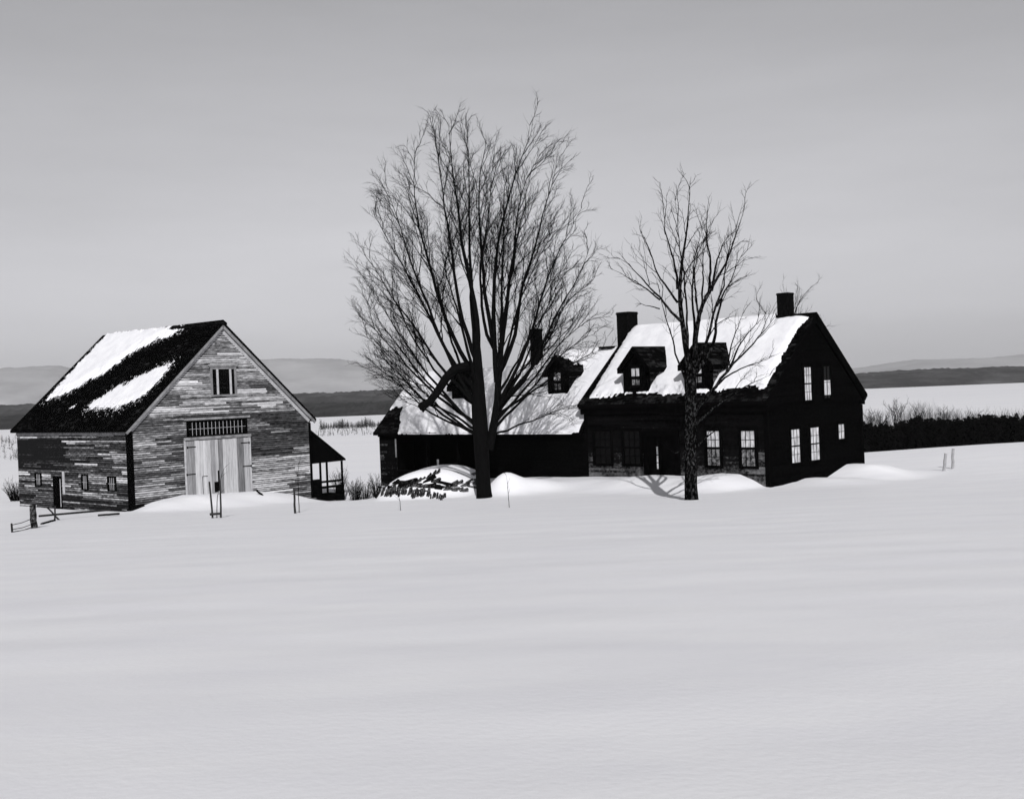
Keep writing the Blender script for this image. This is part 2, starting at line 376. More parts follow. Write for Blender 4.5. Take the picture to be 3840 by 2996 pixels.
for sgn in (0, 1):
    x0, x1 = (-.28, BRX) if sgn == 0 else (BW+.28, BRX)
    a = np.array([x0, 0, bz(x0)-.125]); b = np.array([BRX, 0, BRZ-.155])
    U = (b-a)/np.linalg.norm(b-a); V = np.cross(U, (0,1,0)); V = V if V[2] < 0 else -V
    m.obox(a, U, V, nY_, 0, np.linalg.norm(b-a), 0, .14, .14, .205)
rk = m.build("rake_board", M['greytrim'], barn)
m = MB()
for sgn in (0, 1):
    x0 = .0 if sgn == 0 else BW
    a = np.array([x0, 0, bz(x0)-.27]); b = np.array([BRX, 0, BRZ-.30])
    U = (b-a)/np.linalg.norm(b-a); V = np.cross(U, (0,1,0)); V = V if V[2] < 0 else -V
    m.obox(a, U, V, nY_, 0, np.linalg.norm(b-a)-.02, 0, .19, .016, .045)
m.build("rake_trim", M['paletrim'], barn)
m = MB(); m.prism([(-.048,-.045),(.17,-.045),(.17,-.016),(-.018,-.016),(-.018,.24),(-.048,.24)], 2, -.35, 3.6); m.build("corner_board", M['darktrim'], barn)
m = MB(); m.box(BW-.12,BW+.03,-.04,-.016,BZ0,3.5); m.build("corner_board", M['darktrim'], barn)
m = MB(); m.box(-.05,-.018,.25,BL,3.42,3.72); m.build("frieze_board", M['greytrim'], barn)
m = MB(); m.box(-.3,.55,-.32,-.03,-.75,-.12); m.box(-.45,-.06,-.1,.9,-.75,-.2); m.box(-.12,.5,-.3,-.05,-.12,.06); m.build("foundation", M['iron'], barn)
m = MB(); m.box(BW-.75,BW+.12,-.16,-.03,-1.35,-.62); m.build("foundation", M['stone'], barn)
# gable window: a sash between two pale stiles
O = (0,0,0)
gw = window(barn, O, Xa, Za, nY_, 4.78, 6.10, 5.22, 6.52, 1, 1, M['greytrim'], M['muntin'], M['glass'], fw=.12)
m = MB(); m.obox(O,Xa,Za,nY_,5.02,5.14,5.22,6.52,.022,.045); m.obox(O,Xa,Za,nY_,5.80,5.92,5.22,6.52,.022,.045); m.build("stile", M['paletrim'], gw)
m = MB()
for c in (5.36, 5.58): m.obox(O,Xa,Za,nY_,c-.009,c+.009,5.22,6.52,.021,.03)
m.obox(O,Xa,Za,nY_,4.78,6.10,5.85,5.875,.0215,.031); m.build("glazing_bars", M['iron'], gw)
m = MB(); m.obox(O,Xa,Za,nY_,4.55,6.30,6.645,6.78,.0,.10); m.build("window_head", M['greytrim'], gw)
tw = window(barn, O, Xa, Za, nY_, 3.26, 6.66, 3.20, 3.86, 15, 2, M['darktrim'], M['muntin'], M['glass'], fw=.10, mw=.02)
m = MB(); m.obox(O,Xa,Za,nY_,3.02,6.92,3.97,4.09,.0,.11); m.build("window_head", M['greytrim'], tw)
m = MB(); m.obox(O,Xa,Za,nY_,2.98,6.95,2.98,3.12,.0,.10); m.build("door_lintel", M['greytrim'], barn)
for x0 in (2.97, 6.84): m = MB(); m.obox(O,Xa,Za,nY_,x0,x0+.09,-.8,2.975,.0,.05); m.build("door_jamb", M['paletrim'], barn)
def leaf(x0, x1, skip=None, shades=None):
    d = MB(); x = x0; d.obox(O,Xa,Za,nY_,x0,x1,-.8,2.96,.018,.03,.3)
    while x < x1 - .03:
        wd = min(random.uniform(.16,.30), x1 - x); 
        age = random.gauss(.62,.14)
        if shades:
            for (a, b, s) in shades:
                if a < x+wd/2 < b: age = s + random.gauss(0,.06)
        d.obox(O,Xa,Za,nY_,x+.004,x+wd-.004,-.8,2.95-random.uniform(0,.03),.031,.055+random.uniform(0,.008),age); x += wd
    return d.build("door", M['boards'], barn)
dl = leaf(3.07, 4.93, shades=[(3.1,3.5,.45),(3.55,4.0,.78),(4.35,4.7,.5)]); dr = leaf(4.97, 6.83, shades=[(4.9,5.1,.42),(5.15,6.0,.68),(6.3,6.5,.3),(6.55,6.85,.6)])
m = MB(); m.obox(O,Xa,Za,nY_,4.93,4.97,-.8,2.95,.02,.03); m.build("door_gap", M['iron'], barn)
for d_, x0, x1, z in ((dl,3.10,3.62,2.63),(dl,3.02,3.55,1.27),(dr,6.30,6.83,2.66),(dr,6.38,6.90,1.44)):
    m = MB(); m.obox(O,Xa,Za,nY_,x0,x1,z-.025,z+.025,.064,.074); e = x0 if x0 < 4 else x1-.04
    m.obox(O,Xa,Za,nY_,e,e+.05,z-.06,z+.05,.066,.085); m.build("hinge", M['iron'], d_)
m = MB(); m.obox(O,Xa,Za,nY_,3.93,3.96,-.6,1.13,.064,.068); m.obox(O,Xa,Za,nY_,3.93,4.25,1.10,1.13,.064,.070); m.build("wicket_seam", M['iron'], dl)
m = MB(); m.obox(O,Xa,Za,nY_,4.62,4.84,.25,.78,.064,.068); m.obox(O,Xa,Za,nY_,4.84,4.93,.3,1.35,.064,.068); m.build("wicket_opening", M['iron'], dl)
for (y0, y1, z0, z1) in ((1.42,2.12,.72,1.34),(4.2,4.74,.70,1.38),(9.25,9.85,.78,1.36)):
    window(barn, O, Ya, Za, nX, y0, y1, z0, z1, 4, 2, M['darktrim'], M['muntin'], M['glass'], fw=.07, mw=.025)
m = MB(); m.obox(O,Ya,Za,nX,6.95,7.9,-.5,1.28,.0,.04); d_ = m.build("door", M['darktrim'], barn)
m = MB(); m.obox(O,Ya,Za,nX,7.04,7.10,-.3,1.15,.041,.05); m.build("door_batten", M['paletrim'], d_)
m = MB(); m.obox(O,Ya,Za,nX,6.62,6.86,.35,1.55,.017,.03); m.build("patch_board", M['paletrim'], barn)
# snow on the roof
big = poly_sd([(5.75,10.98),(5.7,11.75),(3.63,11.62),(1.47,11.35),(1.82,9.63),(2.9,7.48),(4.18,6.3),(4.82,4.5),(5.15,3.2),(5.7,2.6)])
stk = poly_sd([(3.28,1.1),(2.75,2.9),(2.35,3.6),(2.05,4.7),(1.15,5.75),(.86,5.7),(.80,4.9),(.85,2.4),(1.3,1.0),(2.5,.75)])
sml = poly_sd([(1.2,7.3),(.95,7.75),(.72,7.6),(.95,7.2)])
def bh(x, y):
    n = .14*pn(x*2.2, y*2.2, 1) + .16*pn(x*5, y*9, 5, 4)
    d1, d2, d3 = big(x,y)+n*1.5, stk(x,y)+n*1.3, sml(x,y)+n*.7
    h = max(.17*min(1, d1/.5) if d1 > 0 else 0, .07*min(1, d2/.35) if d2 > 0 else 0, .04*min(1, d3/.2) if d3 > 0 else 0)
    if h == 0:
        dm = max(d1, d2)
        if dm > -.45 and pn(x*8, y*15, 2, 3) > .16 + .9*(-dm): h = .012          # thin frost at the margins
    return h + (.02*pn(x*1.3,y*1.3,3) if h > .05 else 0)
roof_snow(broof, lambda x: bz(x) - .03*max(0, 1-abs(x-BRX)/.3), .3, 12.0, -.1, 5.9, bh, res=.042)

m = MB(); m.prism([(BRX-.22,BRZ-.16),(BRX-.22,BRZ-.06),(BRX,BRZ+.10),(BRX+.22,BRZ-.06),(BRX+.22,BRZ-.16)], 1, -.24, 5.2); m.build("ridge_cap", M['shingle'], broof)
# open lean-to on the far side of the barn
sh = thing("lean_to", "small dark open lean-to with railing and thin posts against the barn's right end", "shed", (BARN.o[0], BARN.o[1], 0), BARN.th)
def wb(px, py, y=.3):                       # pixel to the lean-to's front plane
    d = ray(px, py); n = np.array([BARN.l[0], BARN.l[1], 0]); o = np.array([*BARN.o, 0])
    t = (y - np.dot(n, EYE-o))/np.dot(n, d); p = EYE + t*d; x, yy = BARN.loc(p[0], p[1]); return x, p[2]
q = [wb(1150,1612), wb(1290,1722), wb(1290,1732), wb(1283,1724), wb(1150,1735)]
rx1, rz1 = q[1]; rz0 = q[0][1]; xL = BW+.04
m = MB(); m.prism([(xL, rz0+.08),(rx1, rz1+.04),(rx1,rz1-.06),(xL,rz0-.03)], 1, .15, 1.9); m.build("roof", M['shingle'], sh)
m = MB(); m.prism([(xL, rz0-.04),(rx1-.05, rz1-.05),(rx1-.05,q[3][1]-.05),(xL,q[3][1]-.08)], 1, .30, .36); m.build("gable_board", M['darktrim'], sh)
zg = float(gz(*BARN.world(12.2,.5,0)[:2])) - .3
zt = q[3][1]-.06
for x in (wb(1203,1760)[0], rx1-.14):
    m = MB(); m.box(x-.045,x+.045,.30,.39,zg,zt); m.build("post", M['darktrim'], sh)
    m = MB(); m.box(x-.045,x+.045,1.66,1.75,zg,zt); m.build("post", M['darktrim'], sh)
xa, xb = wb(1200,1800)[0], wb(1284,1800)[0]
zr = [wb(1240, yy)[1] for yy in (1800,1808,1820,1829,1854,1876,1882,1892)]
m = MB(); m.box(xa,xb,.27,.33,zr[1],zr[0]); m.box(xa,xb,.27,.34,zr[3],zr[2]); m.build("railing", M['darktrim'], sh)
m = MB(); m.box(xL+.05,xa+.05,.28,.34,zg,zr[0]+.12); m.build("side_board", M['darktrim'], sh)
xc = wb(1262,1830)[0]; m = MB(); m.box(xc-.05,xb+.08,.26,.33,zg,zr[2]); m.build("side_board", M['darktrim'], sh)
m = MB(); m.box(xL+.1,xb+.05,.2,1.6,zr[5],zr[4]); m.build("floor_deck", M['darktrim'], sh)
m = MB(); m.box(xL+.1,xb+.25,.1,.2,zg,zr[6]); m.build("sill", M['darktrim'], sh)

# ------------------------------------------------------------------ the farmhouse
house = thing("farmhouse", "dark clapboard farmhouse with snowy roof, dormers, three chimneys and a long kitchen wing", "house", (HOUSE.o[0], HOUSE.o[1], 0), HOUSE.th)
HE, HRX, HRZ = 4.25, HW/2, 8.0
hs = (HRZ-HE)/HRX
hz = lambda x: HE + hs*x if x <= HRX else HRZ - hs*(x-HRX)
Z0 = -.9
def age_front(u, z):
    lit_wear = .38*sstep(2.0, .5, z) + .10*sstep(3.6,3.2,z)  # worn paint, with the sunlit patch low on the front painted in
    lit_wear += .30*math.exp(-((u-.3)/.45)**2)*sstep(2.8,1.6,z) + .14*sstep(8.6,10.4,u)*sstep(2.6,1.0,z)
    return .16 + lit_wear + .14*pn(u*.6, z*1.5, 2) + random.gauss(0,.07)
age_dark = lambda u, z: .12 + .05*pn(u, z, 7) + random.gauss(0,.03)
tone_sunlit = lambda u, z: .44 + .15*pn(u*2, z*2, 7) + random.gauss(0,.08)
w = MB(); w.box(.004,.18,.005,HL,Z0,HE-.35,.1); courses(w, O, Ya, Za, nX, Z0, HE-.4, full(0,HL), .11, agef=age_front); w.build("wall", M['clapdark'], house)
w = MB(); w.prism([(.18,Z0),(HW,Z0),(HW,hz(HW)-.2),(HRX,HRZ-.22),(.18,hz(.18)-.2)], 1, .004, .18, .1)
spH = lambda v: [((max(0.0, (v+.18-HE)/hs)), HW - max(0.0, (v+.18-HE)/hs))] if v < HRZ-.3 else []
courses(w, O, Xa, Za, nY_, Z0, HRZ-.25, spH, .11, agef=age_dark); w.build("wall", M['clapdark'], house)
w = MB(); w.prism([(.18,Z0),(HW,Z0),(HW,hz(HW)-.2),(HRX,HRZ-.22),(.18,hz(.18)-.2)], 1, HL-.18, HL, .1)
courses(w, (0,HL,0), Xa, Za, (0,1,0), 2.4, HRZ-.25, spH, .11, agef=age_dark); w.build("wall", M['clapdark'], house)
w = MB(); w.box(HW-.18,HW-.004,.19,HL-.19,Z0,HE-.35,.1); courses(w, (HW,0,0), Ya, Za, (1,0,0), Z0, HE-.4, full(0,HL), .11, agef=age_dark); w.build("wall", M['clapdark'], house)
hroof = roof_slab(house, hz, (-.33, HRX, HW+.33), -.16, HL+.16, .14, lambda u, v: .42+.10*random.gauss(0,1)+.2*pn(u,v)+.12*(v < .6))
m = MB(); m.box(-.30,-.002,-.12,HL+.12,HE-.50,HE-.40); m.box(-.20,-.016,-.08,HL+.08,HE-.78,HE-.505); m.build("cornice", M['darktrim'], house)
m = MB(); m.box(HW+.002,HW+.30,-.12,HL+.12,HE-.50,HE-.40); m.box(HW+.016,HW+.2,-.08,HL+.08,HE-.78,HE-.505); m.build("cornice", M['darktrim'], house)
m = MB()
for sgn in (0, 1):
    x0 = -.30 if sgn == 0 else HW+.30
    a = np.array([x0, 0, hz(x0)-.145]); b = np.array([HRX, 0, HRZ-.18]); U = (b-a)/np.linalg.norm(b-a); V = np.cross(U, (0,1,0)); V = V if V[2] < 0 else -V
    m.obox(a, U, V, nY_, 0, np.linalg.norm(b-a), 0, .24, .02, .14)
m.build("rake_board", M['darktrim'], house)
for (bx0,bx1,by0,by1) in ((-.03,-.016,HL-.2,HL),(HW-.2,HW+.03,-.036,-.016)):
    m = MB(); m.box(bx0,bx1,by0,by1,Z0,HE-.79); m.build("corner_board", M['darktrim'], house)
m = MB(); m.prism([(-.036,-.036),(.2,-.036),(.2,-.016),(-.016,-.016),(-.016,.22),(-.036,.22)], 2, Z0, HE-.79); m.build("corner_board", M['darktrim'], house)
# front windows and door
for (y0, y1, bl, bs_) in ((.72,1.44,M['blind'],(1.86,2.60)), (2.62,3.32,M['blind'],(1.86,2.60)), (7.3,8.28,None,None), (9.16,10.16,None,None)):
    wdw = window(house, O, Ya, Za, nX, y0, y1, .98, 2.60, 3, 4, M['darktrim'], M['darktrim'], M['glass'], fw=.16, mw=.03, blind=bl, blindspan=bs_)
    if bl:
        m = MB(); m.obox(O,Ya,Za,nX,y0+.01,y1-.01,1.0,1.76,.0195,.022); m.build("curtain", M['blinddim'], wdw)
m = MB(); m.obox(O,Ya,Za,nX,4.9,7.05,2.35,2.62,.0,.16); m.obox(O,Ya,Za,nX,6.75,7.05,-.6,2.35,.0,.09); m.obox(O,Ya,Za,nX,4.9,5.2,-.6,2.35,.0,.09); m.obox(O,Ya,Za,nX,6.0,6.1,-.6,2.35,.0,.06); m.build("door_frame", M['darktrim'], house)
m = MB(); m.obox(O,Ya,Za,nX,5.2,6.0,-.6,2.34,.0,.03)
for (a, b, c, d) in ((5.28,5.55,.2,1.0),(5.65,5.92,.2,1.0),(5.28,5.55,1.15,2.2),(5.65,5.92,1.15,2.2)): m.obox(O,Ya,Za,nX,a,b,c,d,.03,.045)
fd = m.build("door", M['darktrim'], house); m = MB(); m.obox(O,Ya,Za,nX,5.24,5.28,1.02,1.08,.03,.10); m.build("handle", M['iron'], fd)
slt = MB(); slt.obox(O,Ya,Za,nX,6.1,6.75,-.6,.72,.0,.04); slt.obox(O,Ya,Za,nX,6.1,6.18,.72,2.35,.0,.05); slt.obox(O,Ya,Za,nX,6.29,6.75,.72,2.35,.0,.05)
slt = slt.build("sidelight", M['darktrim'], house)
for (a, b) in ((.78,1.05),(1.10,1.42),(1.47,1.85)):
    m = MB(); m.obox(O,Ya,Za,nX,6.18,6.29,a,b,.0,.03); m.build("pane", M['blind'], slt)
# gable end windows
for (x0, x1, z0, z1, nyy) in ((1.86,2.62,1.0,2.56,4),(3.60,4.40,1.0,2.56,4),(3.22,3.86,3.85,5.42,4)):
    window(house, O, Xa, Za, nY_, x0, x1, z0, z1, 3, nyy, M['darktrim'], M['darktrim'], M['glass'], fw=.14, mw=.022, blind=M['blind'], blindspan=(z0+.01, z1-.02))
window(house, O, Xa, Za, nY_, 6.26, 6.84, 1.86, 2.58, 2, 2, M['darktrim'], M['darktrim'], M['glass'], fw=.10, mw=.03, blind=M['blind'], blindspan=(1.87,2.57))
window(house, O, Xa, Za, nY_, 5.02, 5.66, 3.9, 5.42, 2, 2, M['darktrim'], M['darktrim'], M['glass'], fw=.12, mw=.03, blind=M['blind'], blindspan=(4.05,4.75))
# the kitchen wing
es = 1.0; EE = 2.94
ez1 = lambda x: EE + es*x if x <= 3.95 else EE + es*(7.9-x)          # deeper part next to the house
ez2 = lambda x: EE + es*x if x <= 3.15 else EE + es*(6.3-x)          # shallower far end
EM = 18.3
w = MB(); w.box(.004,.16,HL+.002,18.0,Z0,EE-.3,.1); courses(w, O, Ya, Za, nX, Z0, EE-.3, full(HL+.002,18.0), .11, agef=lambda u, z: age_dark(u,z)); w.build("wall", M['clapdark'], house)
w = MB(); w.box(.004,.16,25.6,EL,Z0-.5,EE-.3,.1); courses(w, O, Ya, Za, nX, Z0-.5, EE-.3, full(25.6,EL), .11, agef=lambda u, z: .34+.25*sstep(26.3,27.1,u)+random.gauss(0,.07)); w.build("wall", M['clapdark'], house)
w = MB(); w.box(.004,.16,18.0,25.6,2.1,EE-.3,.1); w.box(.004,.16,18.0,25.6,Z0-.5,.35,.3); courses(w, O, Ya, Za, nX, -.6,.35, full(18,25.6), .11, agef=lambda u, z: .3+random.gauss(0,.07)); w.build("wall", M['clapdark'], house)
w = MB(); w.box(2.6,2.75,18.0,EL-.2,Z0-.5,4.4,.1); w.box(.2,2.6,17.85,18.0,Z0-.5,3.2,.1); w.build("inner_wall", M['darktrim'], house)
w = MB(); w.prism([(.16,Z0-.5),(6.3,Z0-.5),(6.3,EE-.25),(3.15,ez2(3.15)-.25),(.16,EE-.1)], 1, EL-.16, EL, .2); w.build("wall", M['clapdark'], house)
w = MB(); w.box(6.15,6.3,HL+.2,EL-.2,Z0-.5,EE-.25,.2); w.build("wall", M['clapdark'], house)
w = MB(); w.prism([(.16,EE-.1),(7.7,EE),(3.95,ez1(3.95)-.25)], 1, EM-.2, EM-.05, .2); w.build("wall", M['clapdark'], house)
for y in (20.4, 23.0):
    m = MB(); m.box(.0,.16,y-.09,y+.09,.35,2.1); m.build("post", M['darktrim'], house)
m = MB(); m.box(-.06,-.02,21.93,22.06,-.3,1.02); m.build("post", M['paletrim'], house)
m = MB(); m.box(-.06,-.02,25.62,25.7,1.1,2.2); m.build("jamb_board", M['greytrim'], house)
eroofB = roof_slab(house, ez2, (-.38, 3.15, 6.68), EM, EL+.12, .13, lambda u, v: .48+.12*random.gauss(0,1), )
eroofA = roof_slab(house, ez1, (-.38, 3.95, 8.2), HL+.02, EM-.004, .13, lambda u, v: .44+.1*random.gauss(0,1))
m = MB(); m.box(-.30,-.02,HL+.02,EL,EE-.36,EE-.30); m.box(-.12,-.018,HL+.02,EL,EE-.62,EE-.365); m.build("cornice", M['darktrim'], house)
# chimneys
def chimney(x, y, a, z0, z1, cap=True):
    m = MB(); z = z0
    while z < z1 - .14:
        j = .004*random.random(); m.box(x-a/2-j,x+a/2+j,y-a/2-j,y+a/2+j,z,z+.072,.5); z += .074
    m.box(x-a/2-.03,x+a/2+.03,y-a/2-.03,y+a/2+.03,z,z1-.05); m.box(x-a/2-.01,x+a/2+.01,y-a/2-.01,y+a/2+.01,z1-.05,z1)
    return m.build("chimney", M['brick'], house)
chimney(4.4, 1.53, .58, 7.4, 9.05); chimney(4.42, 11.30, .80, 5.8, 8.82); chimney(3.3, 17.0, .50, 6.0, 8.27)
m = MB(); m.box(3.6,4.0,11.75,12.7,6.92,7.02); m.build("ridge_board", M['darktrim'], eroofA)
# dormers
def dormer(xf, yc, hw, ze, zr, zroof, sl_, snow=False, lit_cheek=tone_sunlit, wx=.26, z0=None, litw=True):
    """dormer with its face at xf, centre yc, half width hw, eave ze and ridge zr on the roof zroof (slope sl_)."""
    zb = zroof(xf) - .25 if z0 is None else z0
    xe = xf + (ze - zroof(xf))/sl_ + .15; xr = xf + (zr - zroof(xf))/sl_ + .25
    w = MB(); w.prism([(yc-hw,zb),(yc+hw,zb),(yc+hw,ze),(yc,zr-.12),(yc-hw,ze)], 0, xf, xf+.08, .1)
    for s in (-1, 1):
        y = yc + s*hw
        w.prism([(xf+.08,zb),(xe,ze-.02),(xf+.08,ze-.02)], 1, min(y, y-s*.06), max(y, y-s*.06), .1)
        courses(w, (xf,y,0), Xa, Za, (0,s,0), zb, ze-.02, (lambda v: [(0.14, max(.2, (v-zroof(xf))/sl_+.1))] ), .105, agef=lit_cheek, seg=(.5,1.5))  # sunlit look of the cheeks painted in as a paler tone
    courses(w, (xf,yc,0), Ya, Za, nX, zb, ze, full(-hw,hw), .105, agef=age_dark)
    w.box(xf-.03,xf+.14,yc-hw-.03,yc-hw+.12,zb,ze-.02,.05); w.box(xf-.03,xf+.14,yc+hw-.12,yc+hw+.03,zb,ze-.02,.05)
    d = w.build("dormer", M['clapdark'], house)
    ov = hw + .26; k = (zr-ze)/hw; x0 = xf - .22
    r = MB(); zt = lambda y: zr + .06 - k*abs(y-yc)
    for s in (-1, 1):
        e = yc + s*ov; 
        # roof plate runs back until it dies into the big roof
        A = [(x0, yc, zr+.06), (xr+.1, yc, zr+.06), ((zt(e)-zroof(0))/sl_+.12, e, zt(e)), (x0, e, zt(e))]
        B = [(p[0], p[1], p[2]-.11) for p in A]
        if s > 0: A, B = A[::-1], B[::-1]
        r.quad(A, .45); r.quad(B[::-1], .3)
        for i in range(4): j = (i+1) % 4; r.quad([A[i], B[i], B[j], A[j]], .3)
        Vd = np.array([0, -s*1.0, k]); Vd /= np.linalg.norm(Vd); L = math.hypot(ov, k*ov); N = np.array([0, s*k, 1.0]); N /= np.linalg.norm(N)
        Oe = np.array([x0, e, zt(e)])
        courses(r, Oe, Xa, Vd, N, .0, L, lambda v: [(0, (zt(e)+v*Vd[2]-zroof(0))/sl_ + .1 - x0)], .12, lip=.016, jit=.01, seg=(.15,.4), agef=lambda u, v: .47+.13*random.gauss(0,1)+.15*(v < .35))
        r.obox((x0, e, zt(e)-.11), Xa, (0,-s*1.0,0), (0,0,-1), 0, (zt(e)-zroof(0))/sl_ - x0, 0, .24, 0, .13, .2)
    r.prism([(yc-ov,zt(yc-ov)-.12),(yc,zr-.06),(yc+ov,zt(yc+ov)-.12),(yc+ov-.12,zt(yc+ov)-.22),(yc,zr-.28),(yc-ov+.12,zt(yc-ov)-.22)], 0, x0+.02, xf-.002, .2)
    r.build("dormer_roof", M['shingle'], d)
    wz0, wz1 = zroof(xf) + .30, ze - .22
    window(d, (xf,yc,0), Ya, Za, nX, -wx, wx, wz0, wz1, 2, 2, M['darktrim'], M['darktrim'], M['glass'], fw=.12, mw=.05, name="dormer_window", sub=False,
           blind=M['blind'] if litw else None, blindspan=((wz0+wz1)/2+.04, wz1-.01))
    if litw:
        m = MB(); m.obox((xf,yc,0),Ya,Za,nX,-wx+.03,wx-.03,wz0+.1,(wz0+wz1)/2-.1,.0195,.0225); m.build("curtain", M['blinddim'], d)
    if snow:
        s = -1; sn = MB(); P = []
        n1, n2 = 26, 22; H = np.zeros((n1, n2)); pts = []
        for i in range(n1):
            for j in range(n2):
                u = x0 + .1 + (xr-x0+.1)*i/(n1-1); v = ov*j/(n2-1)*.75
                msk = .45 - abs((u-x0)/(xr-x0)-.55)*.9 - v*.75 + .25*pn(u*3,v*3,8)
                h = .07*min(1, msk/.2) if msk > 0 else -.05
                pts.append((u, yc - v, zt(yc-v)+h+.02))
        V = np.array(pts); idx = np.arange(n1*n2).reshape(n1, n2); Fq = np.stack([idx[:-1,:-1], idx[:-1,1:], idx[1:,1:], idx[1:,:-1]], -1).reshape(-1,4)
        np_mesh("snow_patch", V, Fq[:, ::-1], M['roofsnow'], d)
    return d
dormer(.28, 7.62, .74, 5.93, 6.72, hz, hs); dormer(.28, 3.92, .74, 5.93, 6.72, hz, hs, lit_cheek=lambda u, z: .58+random.gauss(0,.08))
dormer(1.45, 13.85, .66, 5.92, 6.60, ez1, es, snow=True); dormer(1.35, 21.35, .66, 5.35, 6.05, ez2, es, litw=False)
# snow on the roofs
def hh(x, y):
    n = pn(x*1.6, y*1.6, 1); n2 = pn(x*6, y*6, 4)
    e = x - (.16 + .10*math.sin(y*1.1) + .16*n + .14*n2 + .12*sstep(6,3,y))       # bare strip above the eave
    r_ = y - (.27 + .02*max(x,0) - .30*sstep(3.3,4.4,x) + .10*n + .08*n2)                              # ragged along the near rake
    top = 1.0
    if y < 2.05: top = min(1, max(0, (HRX-.12 + .05*n - x)/.2))
    else: top = min(1, max(0, (HRX+.55-x)/.5))
    d = min(e, r_, 10.52 + .09*max(x,0) + .05*n2 - y)
    if d <= 0 or top <= 0: return 0
    return .15*min(1, d/.35)**.7*top + .025*n*min(1, d/.3)
roof_snow(hroof, lambda x: hz(x) - .07*max(0, 1-abs(x-HRX)/.4), -.1, 11.0, -.3, 5.0, hh, res=.06)
def eh(x, y, RX):
    n = pn(x*1.5, y*1.5, 6); n2 = pn(x*6, y*6, 7)
    d = min(x + .40 + .05*n + .03*n2, EL + .08 - y)
    c = max((x - 1.05 + .2*n + .06*n2)*.8, (24.95 - y + .9*(x+.4) + .2*n + .06*n2)*.7)  # blown bare at the far corner
    d = min(d, c); top = min(1, max(0, (RX+.7-x)/.5))
    if d <= 0: return 0
    return (.19*min(1, d/.22)**.6 + .03*n*min(1,d/.3))*top
roof_snow(eroofB, lambda x: ez2(x) - .08*max(0, 1-abs(x-3.15)/.4), EM-.1, EL+.15, -.42, 3.95, lambda x, y: eh(x,y,3.15)*min(1, max(0,(y-EM+.3)/.2)), res=.07)
roof_snow(eroofA, lambda x: ez1(x) - .08*max(0, 1-abs(x-3.95)/.4), HL+.05, EM+.1, -.42, 4.7, lambda x, y: eh(x,y,3.95)*min(1, max(0,(EM+.1-y)/.25)), res=.07)

# ------------------------------------------------------------------ bare trees
def tubes(P, Rr, k):
    """all the branches of one level: P (N,n,3) points, Rr (N,n) radii, k sides -> vertices, quads"""
    N, n = P.shape[:2]
    T = np.gradient(P, axis=1); T /= np.linalg.norm(T, axis=2, keepdims=True) + 1e-9
    A = np.cross(T, np.array([.37,.81,.23])); A /= np.linalg.norm(A, axis=2, keepdims=True) + 1e-9
    B = np.cross(T, A); th = np.arange(k)*2*math.pi/k
    V = P[:,:,None,:] + Rr[:,:,None,None]*(np.cos(th)[None,None,:,None]*A[:,:,None,:] + np.sin(th)[None,None,:,None]*B[:,:,None,:])
    idx = np.arange(N*n*k).reshape(N, n, k); nx_ = np.roll(idx, -1, axis=2)
    Fq = np.stack([idx[:,:-1], nx_[:,:-1], nx_[:,1:], idx[:,1:]], -1).reshape(-1,4)
    return V.reshape(-1,3), Fq
def join(parts):
    V, Fq, o = [], [], 0
    for v, f in parts: V.append(v); Fq.append(f + o); o += len(v)
    return np.concatenate(V), np.concatenate(Fq)
def resample(pts, n, wob=0.0):
    pts = np.array(pts, float); d = np.r_[0, np.cumsum(np.linalg.norm(np.diff(pts, axis=0), axis=1))]
    # gentle corner rounding
    t = np.linspace(0, d[-1], n); q = np.stack([np.interp(t, d, pts[:,i]) for i in range(3)], 1)
    for _ in range(2): q[1:-1] = (q[:-2] + 2*q[1:-1] + q[2:])/4
    if wob:
        w = np.cumsum(rng.normal(0, wob, (n,3)), axis=0); w -= np.linspace(0,1,n)[:,None]*w[-1]; q += w
    return q
def children(P, spacing, tmin, lenf, ang, up, n, r0f, rend, wob, bias=None):
    """side branches along every polyline of P"""
    N, m = P.shape[:2]; seg = np.linalg.norm(np.diff(P, axis=1), axis=2); L = seg.sum(1)
    cnt = np.maximum(1, np.round(L*(1-tmin)/spacing)).astype(int)
    pi = np.repeat(np.arange(N), cnt); M_ = len(pi)
    first = np.cumsum(cnt) - cnt; k = np.arange(M_) - first[pi]
    t = tmin + (1-tmin)*(k + rng.uniform(0,1,M_))/cnt[pi]; t = np.clip(t, 0, .995)
    f = t*(m-1); i0 = np.minimum(f.astype(int), m-2); fr = (f-i0)[:,None]
    p = P[pi,i0]*(1-fr) + P[pi,i0+1]*fr
    T = P[pi,i0+1]-P[pi,i0]; T /= np.linalg.norm(T, axis=1, keepdims=True)+1e-9
    rd = rng.normal(size=(M_,3)); rd -= (rd*T).sum(1, keepdims=True)*T; rd /= np.linalg.norm(rd, axis=1, keepdims=True)+1e-9
    a = np.radians(rng.normal(ang, ang*.28, M_))[:,None]
    D = T*np.cos(a) + rd*np.sin(a); D[:,2] += up*.5; D /= np.linalg.norm(D, axis=1, keepdims=True)
    ln = lenf(L[pi], t)*rng.uniform(.6,1.25,M_)
    s = np.linspace(0,1,n)[None,:,None]
    bend = np.zeros((M_,3)); bend[:,2] = up*.35; bend += rng.normal(0,.12,(M_,3))
    Q = p[:,None,:] + ln[:,None,None]*(D[:,None,:]*s + bend[:,None,:]*s*s)
    w = np.cumsum(rng.normal(0, wob, (M_,n,3)), axis=1)*ln[:,None,None]; w[:,0] = 0; Q = Q + w
    r0 = r0f(t, ln)
    Rr = r0[:,None]*(1-np.linspace(0,1,n))[None,:]**.8 + rend
    return Q, Rr
